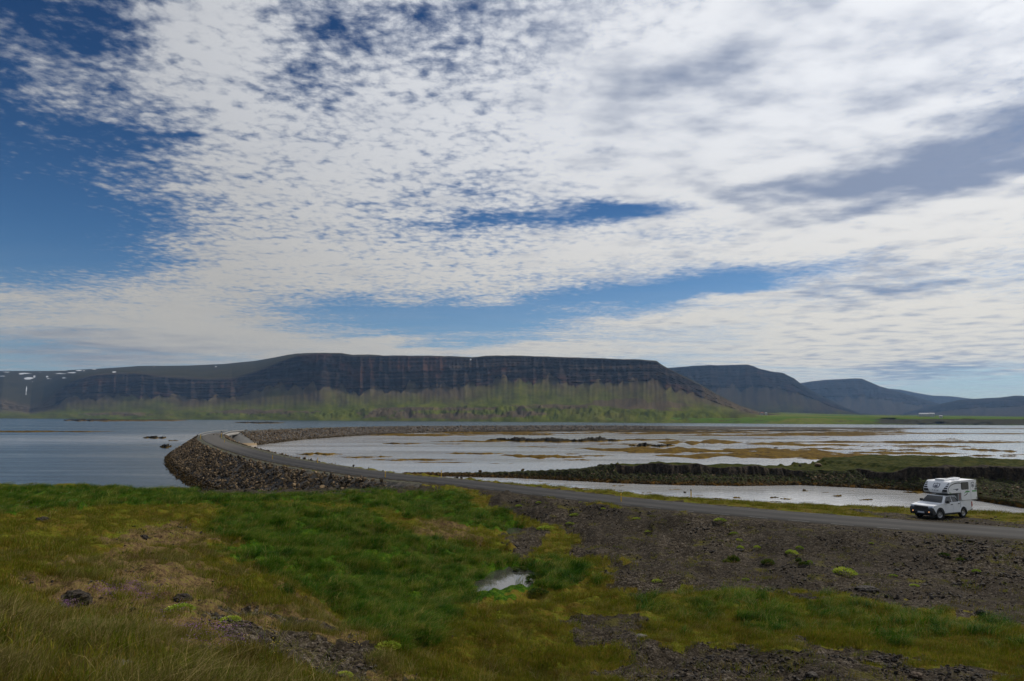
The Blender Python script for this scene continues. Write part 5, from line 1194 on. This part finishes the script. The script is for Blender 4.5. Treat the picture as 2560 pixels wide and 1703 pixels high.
for i, (u, v, w, h, lab) in enumerate([(448, 1528, 70, 16, 'long bright green leafy patch on the brown hillside'), (132, 1596, 70, 30, 'yellow-green leafy plant in the grass at lower left'), (575, 1552, 46, 9, 'yellow-green leafy patch beside the stony strip'), (860, 1690, 40, 8, 'yellow-green moss patch near the bottom edge'), (970, 1618, 55, 8, 'long yellow-green moss strip on the hill edge')]):
    put_plant('leafy_patch', u, v, w, h, CU[i % 3], lab, 'leafy plant', 'leafy patches on the hillside', 8)
def m_peat(t, b, o):
    n = t.noise(t.pos(), 9, 6, .7); t.put(b.inputs['Base Color'], t.ramp(n, [(.35, (.006, .005, .004)), (.5, (.022, .016, .011)), (.66, (.06, .045, .03))])); b.inputs['Roughness'].default_value = 1
    t.put(b.inputs['Normal'], t.bump(n, 1, .06))
M_PEAT = make_mat('bare_peat', m_peat)
def hummock(u, v, w, h, lab, mat=M_PEAT, name='peat_hummock', cat='hummock', flat=1.0):
    z = 8.5
    for _ in range(14):
        q = P(u, v, z); z = z * .5 + float(land(q[:1], q[1:2])[0]) * .5
    s = w * q[1] / FPX; bm = bmesh.new(); bmesh.ops.create_icosphere(bm, subdivisions=4, radius=.5)
    for vv_ in bm.verts:
        c = vv_.co; f = 1 + .35 * float(fbm(c.x * 3 + u, c.y * 3 + c.z * 2, 3, 3)) + .18 * float(pn(c.x * 14 + u, c.y * 14 + c.z * 9, 5)); vv_.co = Vector((c.x * f, c.y * f, c.z * f))
    o = bm_obj(name, bm, mat, smooth=False); o.location = (q[0], q[1], z + .02); o.scale = (s, s * .9, h * q[1] / FPX * 1.9 * flat); return tagit(o, lab, cat, None if cat == 'stone' else 'bare peat hummocks on the hillside')
for a in [(186, 1502, 70, 24, 'dark peat hummock behind the bigger one on the left hillside'), (140, 1532, 54, 24, 'big dark peat hummock with purple heather on the left hillside'), (22, 1515, 34, 16, 'dark peat bank at the left edge'), (455, 1500, 46, 12, 'dark peat bank above the bright green patch'), (386, 1668, 46, 34, 'grey-tufted peat hummock right of the flat pale stone'),
          (484, 1697, 44, 24, 'dark peat hummock at the bottom edge'), (322, 1630, 26, 16, 'small dark peat hole above the flat pale stone'), (358, 1346, 22, 8, 'small dark peat scar on the crest of the hill'), (262, 1590, 46, 10, 'low dark peat scar in mid hillside'), (105, 1302, 30, 8, 'dark peat scar in the grass at upper left')]:
    hummock(*a)
hummock(298, 1668, 58, 13, 'flat pale lichen-covered stone at lower left', M_PALESTONE, 'stone', 'stone', .8)
hummock(1850, 1376, 20, 7, 'flat grey slab beside the lower round lime cushion', M_STONE, 'stone', 'stone', .5)
hummock(2458, 1538, 34, 14, 'large dark boulder where the rubble meets the olive grass', M_STONE, 'stone', 'stone', .8)
hummock(2030, 1690, 30, 9, 'flat grey stone at the bottom, left of the pair', M_STONE, 'stone', 'stone', .8)
hummock(2290, 1690, 32, 9, 'flat grey stone at the bottom, right of the pair', M_STONE, 'stone', 'stone', .8)
hummock(2168, 1474, 50, 9, 'long dark slab at the top edge of the olive grass', M_STONE, 'stone', 'stone', .8)
hummock(1604, 1594, 26, 9, 'pale grey stone in the small rubble patch at lower centre', M_PALESTONE, 'stone', 'stone', .7)

def flower_shape(mat, seed):
    r = np.random.default_rng(seed); V = []; F = []
    for i in range(9):
        a, q = r.uniform(0, 6.28), .22 * math.sqrt(r.random()); x_, y_, h_ = q * math.cos(a), q * math.sin(a), r.uniform(.10, .22); k = len(V); w = .014
        for j in range(5): V.append((x_ + w * math.cos(j * 1.2566), y_ + w * math.sin(j * 1.2566), h_ + .006 * (j % 2)))
        V.append((x_, y_, h_ - .012)); F.append((k, k + 1, k + 2, k + 3, k + 4)); F += [(k + j, k + (j + 1) % 5, k + 5) for j in range(5)]
    return mesh_obj('flower_shape', V, F, mat, link=False)
M_FLW = flat_mat('white_petals', (.75, .75, .68)); M_FLP = flat_mat('purple_petals', (.22, .09, .26)); M_FLY = flat_mat('yellow_petals', (.75, .55, .04))
def flowers(name, regions, mat, label, n, size):
    u = np.concatenate([rng.normal(a, c, n) for a, b_, c, d in regions]); v = np.concatenate([rng.normal(b_, d, n) for a, b_, c, d in regions]); Q = np.array([ground_at(a, b_, 6.5) for a, b_ in zip(u, v)])
    Q = Q[(Q[:, 2] > 3) & (Q[:, 1] < 90) & (Q[:, 1] > 2)]; s = size * rng.uniform(.6, 1.3, len(Q))
    scatter(name, Q, np.c_[0 * s, 0 * s, rng.uniform(0, 6, len(s))], np.c_[s, s, s], 0 * s.astype(int), [flower_shape(mat, 5)], label, 'flowers')
flowers('white_flowers', [(170, 1250, 110, 12), (60, 1240, 60, 10)], M_FLW, 'tiny white flowers dotting the green bank at left', 14, .9)
flowers('heather', [(350, 1480, 45, 12), (300, 1478, 40, 10), (170, 1528, 20, 8), (420, 1560, 60, 20), (560, 1600, 60, 20)], M_FLP, 'faint purple heather flowers between the peat hummocks', 60, .8)
flowers('yellow_flowers', [(1000, 1600, 200, 60), (700, 1650, 150, 30)], M_FLY, 'sparse tiny yellow flowers on the hill edge', 12, .7)

# ------------------------------------------------------------------ pickup with camper
M_WHT = flat_mat('white_car_paint', (.80, .82, .85), .25); M_GLS = flat_mat('tinted_glass', (.010, .014, .018), .05); M_TYR = flat_mat('tyre_rubber', (.012, .012, .012), .85)
M_RIM = flat_mat('steel_rim', (.36, .36, .37), .35, .7); M_DPL = flat_mat('dark_bumper_plastic', (.014, .016, .022), .5); M_TRED = flat_mat('red_lamp', (.35, .01, .01), .2); M_LMP = flat_mat('headlamp_glass', (.35, .40, .48), .08)
M_FOG = flat_mat('lit_fog_lamp', (.9, .5, .25), .3, 0, ((1.0, .45, .16), .8)); M_PLT = flat_mat('number_plate', (.50, .53, .60), .4); M_CAMP = flat_mat('white_camper_shell', (.82, .83, .85), .35); M_GRN = flat_mat('green_stripe', (.02, .30, .03), .4)
M_DEC = flat_mat('black_print', (.010, .010, .014), .35); M_GDEC = flat_mat('grey_print', (.10, .11, .15), .4); M_RECESS = flat_mat('grey_camper_box', (.30, .31, .31), .6); M_SEAM = flat_mat('panel_gap', (.03, .03, .035), .7); M_REDST = flat_mat('orange_strap', (.35, .06, .03), .6)
tr = empty('pickup'); tagit(tr, 'white double-cab pickup carrying a camper on the roadside gravel', 'pickup')
def prism(name, pts, y0, y1, mat, parent, bev=.0, xo=2.65):
    bm = bmesh.new(); A_ = [bm.verts.new((xo - p[0], y0, p[1])) for p in pts]; B_ = [bm.verts.new((xo - p[0], y1, p[1])) for p in pts]
    bm.faces.new(A_); bm.faces.new(B_[::-1]); n = len(pts)
    for i in range(n): bm.faces.new((A_[i], B_[i], B_[(i + 1) % n], A_[(i + 1) % n]))
    bmesh.ops.recalc_face_normals(bm, faces=bm.faces[:])
    o = bm_obj(name, bm, mat, parent)
    if bev:
        m = o.modifiers.new('bevel', 'BEVEL'); m.width = bev; m.segments = 3; m.limit_method = 'ANGLE'; m.angle_limit = R(28)
    return o
arc = lambda cx, cz, r, a0, a1, n: [(cx + r * math.cos(R(a)), cz + r * math.sin(R(a))) for a in np.linspace(a0, a1, n)]
low = [(.10, .52), (.02, .75), (.05, .98), (.20, 1.10), (.60, 1.17), (1.0, 1.22), (1.42, 1.27), (2.4, 1.29), (3.72, 1.30), (3.74, 1.345), (5.22, 1.35), (5.27, 1.30), (5.27, .66), (5.05, .58)] + \
      [(4.53, .50)] + arc(4.05, .42, .47, 8, 172, 14) + [(3.57, .44), (1.45, .44)] + arc(.97, .42, .47, 6, 174, 14) + [(.46, .50)]
prism('body', low, -.93, .93, M_WHT, tr, .055)
prism('underbody', [(.3, .30), (.3, .6), (5.0, .7), (5.0, .34), (3.2, .26), (1.3, .26)], -.62, .62, M_DPL, tr)
prism('wheel_arch_lining', [(.40, .5), (.5, .9), (1.44, .9), (1.54, .5)], -.86, .86, M_DPL, tr); prism('wheel_arch_lining', [(3.50, .5), (3.6, .9), (4.5, .9), (4.6, .5)], -.86, .86, M_DPL, tr)
def loft(name, base, top, zb, zt, mat, parent, bev=.05):    # base/top: (x0, x1, half-width)
    bm = bmesh.new(); v = []
    for (x0, x1, h), z in ((base, zb), (top, zt)):
        for x_, y_ in ((x0, -h), (x1, -h), (x1, h), (x0, h)): v.append(bm.verts.new((2.65 - x_, y_, z)))
    for f in ((0, 1, 2, 3), (7, 6, 5, 4), (0, 4, 5, 1), (1, 5, 6, 2), (2, 6, 7, 3), (3, 7, 4, 0)): bm.faces.new([v[i] for i in f])
    bmesh.ops.recalc_face_normals(bm, faces=bm.faces[:]); o = bm_obj(name, bm, mat, parent); m = o.modifiers.new('bevel', 'BEVEL'); m.width = bev; m.segments = 3; return o
loft('cab', (1.36, 3.76, .89), (1.98, 3.42, .71), 1.22, 1.81, M_WHT, tr, .06)
sy_ = lambda z: .89 - (z - 1.22) / .59 * .18 + .012
def side_poly(name, pts, mat, parent, yf, sides=(1, -1), th=.012):
    for s in sides:
        bm = bmesh.new(); a = [bm.verts.new((2.65 - p[0], s * (yf(p[1]) + th), p[1])) for p in pts]; b_ = [bm.verts.new((2.65 - p[0], s * (yf(p[1]) - .01), p[1])) for p in pts]
        bm.faces.new(a); bm.faces.new(b_[::-1]); n = len(pts)
        for i in range(n): bm.faces.new((a[i], b_[i], b_[(i + 1) % n], a[(i + 1) % n]))
        bmesh.ops.recalc_face_normals(bm, faces=bm.faces[:]); bm_obj(name, bm, mat, parent)
side_poly('side_window', [(1.72, 1.29), (1.80, 1.42), (2.12, 1.72), (2.62, 1.735), (2.62, 1.29)], M_GLS, tr, sy_)
side_poly('side_window', [(2.74, 1.29), (2.74, 1.735), (3.20, 1.70), (3.42, 1.50), (3.50, 1.31)], M_GLS, tr, sy_)
for name, x_, mat in (('windscreen', 0, M_GLS),):
    bm = bmesh.new(); pl = []
    for xx, zz__, h in ((1.42, 1.285, .80), (1.66, 1.51, .74), (1.93, 1.755, .64)):
        for s in (-1, 1): pl.append(bm.verts.new((2.65 - xx + .025, s * h, zz__ + .012)))
    bm.faces.new((pl[0], pl[1], pl[3], pl[2])); bm.faces.new((pl[2], pl[3], pl[5], pl[4])); bm_obj('windscreen', bm, M_GLS, tr)
box_obj('rear_window', (2.65 - 3.66, -.55, 1.42), (2.65 - 3.60, .55, 1.66), M_GLS, tr)
yb_ = lambda z: .93
side_poly('front_door', [(1.62, .52), (1.62, 1.24), (2.66, 1.27), (2.66, .50)], M_WHT, tr, yb_, th=.014)
side_poly('rear_door', [(2.69, .50), (2.69, 1.27), (3.60, 1.27), (3.55, .95), (3.40, .62), (3.36, .50)], M_WHT, tr, yb_, th=.014)
side_poly('door_sill', [(1.5, .42), (1.5, .47), (3.5, .47), (3.5, .42)], M_DPL, tr, yb_)
side_poly('door_handle', [(2.40, 1.10), (2.40, 1.15), (2.60, 1.15), (2.60, 1.10)], M_BLK, tr, lambda z: .95, th=.03); side_poly('door_handle', [(3.34, 1.12), (3.34, 1.17), (3.54, 1.17), (3.54, 1.12)], M_BLK, tr, lambda z: .95, th=.03)
side_poly('bed_seam', [(3.70, .55), (3.70, 1.3), (3.72, 1.3), (3.72, .55)], M_SEAM, tr, yb_, th=.008)
for c in (.97, 4.05):
    side_poly('wheel_arch_flare', arc(c, .42, .535, 4, 176, 16) + arc(c, .42, .455, 176, 4, 16), M_DPL if c < 1 else M_WHT, tr, yb_, th=.03)
prism('front_bumper', [(.0, .36), (-.06, .55), (-.05, .80), (.02, .96), (.12, .98), (.45, .60), (.45, .42), (.2, .34)], -.935, .935, M_DPL, tr, .05)
prism('grille', [(-.055, .80), (-.02, 1.04), (.10, 1.07), (.2, .8)], -.56, .56, M_DPL, tr, .02)
for i in range(4): box_obj('grille_bar', (2.65 + .035 - i * .006, -.52, .83 + i * .055), (2.65 + .068 - i * .006, .52, .85 + i * .055), M_BLK, tr)
for s in (-1, 1):
    bm = bmesh.new(); q = [(-.01, .58, .93), (.0, .58, 1.06), (.10, .90, 1.08), (.34, .945, 1.08), (.30, .945, .99), (.06, .88, .93)]
    a = [bm.verts.new((2.65 - p[0] + .012, s * p[1], p[2])) for p in q]; b_ = [bm.verts.new((2.65 - p[0] - .08, s * (p[1] - .05), p[2])) for p in q]; bm.faces.new(a); bm.faces.new(b_[::-1])
    for i in range(6): bm.faces.new((a[i], b_[i], b_[(i + 1) % 6], a[(i + 1) % 6]))
    bmesh.ops.recalc_face_normals(bm, faces=bm.faces[:]); bm_obj('headlight', bm, M_LMP, tr)
    bm = bmesh.new(); bm_cyl(bm, (2.65 + .045, s * .66, .62), .048, .06, 'X'); bm_obj('fog_lamp', bm, M_FOG, tr)
    bm = bmesh.new(); bm_box(bm, (2.65 - 5.32, s * .86 - .075, .80), (2.65 - 5.17, s * .86 + .085, 1.22), .02); bm_obj('tail_lamp', bm, M_TRED, tr)
    bm = bmesh.new(); bm_box(bm, (2.65 - 1.88, s * 1.08 - .12, 1.25), (2.65 - 1.70, s * 1.08 + .10, 1.46), .03); mo = bm_obj('wing_mirror', bm, M_BLK, tr)
    bm = bmesh.new(); bm_box(bm, (2.65 - 1.80, min(s * .86, s * 1.0), 1.27), (2.65 - 1.74, max(s * .86, s * 1.0), 1.32)); bm_obj('mirror_arm', bm, M_BLK, mo)
box_obj('number_plate', (2.65 + .055, -.27, .50), (2.65 + .068, .27, .62), M_PLT, tr)
prism('rear_bumper', [(5.2, .55), (5.2, .72), (5.40, .72), (5.42, .55)], -.88, .88, M_DPL, tr, .03)
def lathe(name, prof_, mat, parent, seg=32):
    bm = bmesh.new(); rr = []
    for r_, y_ in prof_:
        rr.append([bm.verts.new((r_ * math.cos(2 * math.pi * k / seg), y_, r_ * math.sin(2 * math.pi * k / seg))) for k in range(seg)])
    for a, b_ in zip(rr, rr[1:]):
        for k in range(seg): bm.faces.new((a[k], a[(k + 1) % seg], b_[(k + 1) % seg], b_[k]))
    bmesh.ops.recalc_face_normals(bm, faces=bm.faces[:]); return bm_obj(name, bm, mat, parent, smooth=True)
for xw, s in ((.97, 1), (.97, -1), (4.05, 1), (4.05, -1)):
    wh = empty('wheel', (2.65 - xw, s * .80, .39), 0); wh.parent = tr
    lathe('tyre', [(.24, -.12), (.34, -.135), (.385, -.115), (.395, -.06), (.395, .06), (.385, .115), (.34, .135), (.24, .12), (.24, -.12)], M_TYR, wh)
    lathe('rim', [(.245, -.11), (.245, .115), (.215, .11), (.19, .06), (.10, .075), (.05, .09), (.001, .09)] if s > 0 else [(.245, .11), (.245, -.115), (.215, -.11), (.19, -.06), (.10, -.075), (.05, -.09), (.001, -.09)], M_RIM, wh)
    bm = bmesh.new()
    for k in range(10):
        a = k * math.pi / 5; bm_cyl(bm, (.15 * math.cos(a), s * .072, .15 * math.sin(a)), .022, .02, 'Y', 8)
    bm_obj('rim_holes', bm, M_BLK, wh)
    if xw < 1: wh.rotation_euler = (0, 0, R(-14))
    lo = prism('mud_flap', [(xw + .43, .22), (xw + .43, .62), (xw + .455, .62), (xw + .455, .22)], s * .8 - .14, s * .8 + .14, M_BLK, tr)

cp = empty('truck_camper'); tagit(cp, 'white camper box with green stripes and black prints mounted on the pickup', 'camper')
CPR = [(2.06, 1.99), (1.99, 2.12), (1.98, 2.26), (2.06, 2.44), (2.40, 2.84), (2.54, 2.93), (5.96, 2.99), (5.97, 1.375), (3.80, 1.375), (3.80, 1.99)]
prism('shell', CPR, -1.0, 1.0, M_CAMP, cp, .035)
prism('bed_box', [(3.45, 1.36), (3.45, 2.0), (3.79, 2.0), (3.79, 1.36)], -.93, .93, M_RECESS, cp)
prism('underside_panel', [(2.12, 1.955), (2.12, 1.985), (3.8, 1.985), (3.8, 1.955)], -.95, .95, M_DPL, cp)
side_poly('tie_down_strap', [(3.62, 1.45), (3.67, 1.90), (3.72, 1.90), (3.67, 1.45)], M_REDST, cp, lambda z: .935, th=.02)
yc_ = lambda z: 1.0
rr_ = lambda x0, x1, z0, z1, r: arc(x1 - r, z1 - r, r, 0, 90, 5) + arc(x0 + r, z1 - r, r, 90, 180, 5) + arc(x0 + r, z0 + r, r, 180, 270, 5) + arc(x1 - r, z0 + r, r, 270, 360, 5)
side_poly('side_window', rr_(3.86, 4.78, 2.28, 2.80, .07), M_GLS, cp, yc_, th=.03)
side_poly('window_frame', rr_(3.82, 4.82, 2.24, 2.84, .09), M_BLK, cp, yc_, th=.015)
def ring(name, cx, cz, ax, az_, a0, a1, w0, w1, mat, th=.006, n=36):
    o_, i_ = [], []
    for k in range(n + 1):
        t = k / n; a = R(a0 + (a1 - a0) * t); w = w0 + (w1 - w0) * math.sin(math.pi * t) ; o_.append((cx + (ax + w / 2) * math.cos(a), cz + (az_ + w / 2) * math.sin(a))); i_.append((cx + (ax - w / 2) * math.cos(a), cz + (az_ - w / 2) * math.sin(a)))
    for s in (1, -1):
        bm = bmesh.new(); vo = [bm.verts.new((2.65 - p[0], s * (1.0 + th), p[1])) for p in o_]; vi = [bm.verts.new((2.65 - p[0], s * (1.0 + th), p[1])) for p in i_]
        for k in range(n): bm.faces.new((vo[k], vo[k + 1], vi[k + 1], vi[k]))
        bm_obj(name, bm, mat, cp)
ring('swoosh_print', 3.42, 2.30, 1.34, .50, -148 + 360, -38, .012, .085, M_DEC)      # the dark sweep around the side window
ring('swoosh_print', 3.42, 2.16, 1.34, .50, 395 - 360 - 50, -62, .01, .07, M_DEC)
ring('green_sweep', 3.40, 2.28, 1.16, .46, -14, -50, .01, .07, M_GRN); ring('green_sweep', 3.42, 2.28, 1.27, .47, 200, 222, .01, .05, M_GRN)
def stripe(name, x0, x1, z0, z1, mat, sk=0, th=.006): side_poly(name, [(x0, z0), (x0 + sk, z1), (x1 + sk, z1), (x1, z0)], mat, cp, yc_, th=th)
stripe('green_stripe', 4.42, 4.95, 2.005, 2.10, M_GRN, -.03); stripe('green_stripe', 5.30, 5.93, 2.02, 2.13, M_GRN, -.04)
for k, (z0, z1, w) in enumerate([(2.17, 2.30, .30), (2.34, 2.45, .22), (2.49, 2.57, .17), (2.61, 2.67, .13), (2.71, 2.75, .09)]): stripe('block_print', 5.94 - w, 5.94, z0, z1, M_DEC, 0)
stripe('cargo_door_seam', 5.08, 5.09, 1.45, 2.75, M_GDEC)
SH = [(-.20, .24), (-.10, .20), (0, .26), (.10, .20), (.20, .24), (.23, .05), (.20, -.16), (.08, -.22), (0, -.28), (-.08, -.22), (-.20, -.16), (-.23, .05)]
side_poly('emblem', [(5.42 + a * .95, 2.60 + b_ * .9) for a, b_ in SH], M_GDEC, cp, yc_, th=.006)
side_poly('emblem_inlay', [(5.42 + a * .68, 2.60 + b_ * .66) for a, b_ in SH], M_CAMP, cp, yc_, th=.009)
side_poly('emblem_inlay', [(5.30, 2.52), (5.36, 2.66), (5.40, 2.60), (5.44, 2.70), (5.54, 2.52), (5.42, 2.46)], M_GDEC, cp, yc_, th=.012)
side_poly('wing_logo', [(2.72, 2.30), (2.72, 2.33), (3.12, 2.34), (3.26, 2.36), (3.26, 2.33), (3.42, 2.36), (3.42, 2.27), (3.20, 2.18), (3.10, 2.22), (3.14, 2.26), (2.98, 2.25), (3.04, 2.29)], M_GDEC, cp, yc_, th=.006)
nz = [p for p in CPR[:6]]
def nx(z):
    zs = [p[1] for p in nz]; xs = [p[0] for p in nz]; return float(np.interp(z, zs, xs))
def front_poly(name, pts, mat, off=.008):
    """flat print bent onto the sloping nose; pts are (y, z)"""
    bm = bmesh.new(); vs_ = [bm.verts.new((0, p[0], p[1])) for p in pts]; f = bm.faces.new(vs_)
    for zc_ in (2.12, 2.26, 2.44, 2.64, 2.84): bmesh.ops.bisect_plane(bm, geom=bm.verts[:] + bm.edges[:] + bm.faces[:], plane_co=(0, 0, zc_), plane_no=(0, 0, 1))
    for v_ in bm.verts: v_.co.x = 2.65 - nx(v_.co.z) + off; v_.co.z += off * .6
    return bm_obj(name, bm, mat, cp)
for s in (-1, 1):
    for z0, z1, w in ((2.02, 2.075, .50), (2.11, 2.30, .42), (2.35, 2.47, .30), (2.52, 2.61, .22), (2.66, 2.73, .17), (2.78, 2.83, .13)):
        front_poly('block_print', [(s * .955, z0), (s * .955, z1), (s * (.955 - w * .82), z1), (s * (.955 - w), z0)], M_DEC)
front_poly('emblem', [(a * 1.25, 2.56 + b_ * .82) for a, b_ in SH], M_GDEC, .010)
front_poly('emblem_inlay', [(a * .95, 2.56 + b_ * .62) for a, b_ in SH], M_CAMP, .014)
front_poly('emblem_inlay', [(-.17, 2.47), (-.1, 2.64), (-.03, 2.56), (.04, 2.68), (.17, 2.47), (0, 2.42)], M_GDEC, .018)
cu = D.curves.new('lettering', 'FONT'); cu.body = 'TREK'; cu.size = .17; cu.align_x = 'CENTER'; cu.space_character = 1.55
to = D.objects.new('lettering', cu); COL.objects.link(to); dg_ = bpy.context.evaluated_depsgraph_get(); me = D.meshes.new_from_object(to.evaluated_get(dg_)); D.objects.remove(to)
for v_ in me.vertices:
    y_, z_ = v_.co.x, 2.135 + v_.co.y; v_.co = (2.65 - nx(z_) + .010, y_, z_)
me.materials.clear(); me.materials.append(M_GDEC); lo = D.objects.new('lettering', me); COL.objects.link(lo); lo.parent = cp
for (x0, x1, y0, y1, h, mt) in ((2.62, 3.35, -.38, .38, .10, M_CAMP), (3.75, 4.35, -.10, .55, .09, M_CAMP), (3.95, 4.55, -.70, -.25, .06, M_DPL), (4.9, 5.35, -.45, .05, .12, M_CAMP), (5.45, 5.70, -.6, -.35, .10, M_DPL)):
    bm = bmesh.new(); bm_box(bm, (2.65 - x1, y0, 2.94), (2.65 - x0, y1, 2.985 + h), .02); bm_obj('roof_hatch' if mt is M_CAMP else 'roof_vent', bm, mt, cp)
side_poly('roof_rail', [(2.6, 2.93), (2.6, 2.955), (5.9, 3.0), (5.9, 2.975)], M_RECESS, cp, lambda z: .985, th=.03)
side_poly('jack_bracket', [(5.85, 1.45), (5.85, 1.6), (5.93, 1.6), (5.93, 1.45)], M_RECESS, cp, yc_, th=.03)
hd = R(26.5); h = Vector((-math.cos(hd), -math.sin(hd), 0)); lf = Vector((-h.y, h.x, 0)); ZT = 4.9
cpos = Vector(P(2409, 1291.5, ZT)) - (h * -1.4 + lf * .9)
zt = float(np.mean([land(np.array([cpos.x + a]), np.array([cpos.y + b_]))[0] for a, b_ in ((0, 0), (1, 1), (-1, -1), (1, -1))]))
for o in (tr, cp): o.location = (cpos.x, cpos.y, zt - .01); o.rotation_euler = (0, 0, math.atan2(h.y, h.x))
print('truck z', zt, cpos)

# ------------------------------------------------------------------ haze
def build_haze():
    lo, hi = (-11000, -300, -6), (11000, 15500, 800)
    hz = box_obj('haze', lo, hi, None); tagit(hz, kind='stuff')
    m = D.materials.new('air'); m.use_nodes = True; t = NT(m.node_tree); o = t.n('ShaderNodeOutputMaterial'); v = t.n('ShaderNodeVolumePrincipled')
    v.inputs['Color'].default_value = (.36, .60, 1.0, 1); v.inputs['Density'].default_value = 3.2e-5; v.inputs['Anisotropy'].default_value = .2
    t.t.links.new(v.outputs[0], o.inputs['Volume']); hz.data.materials.append(m)
build_haze()
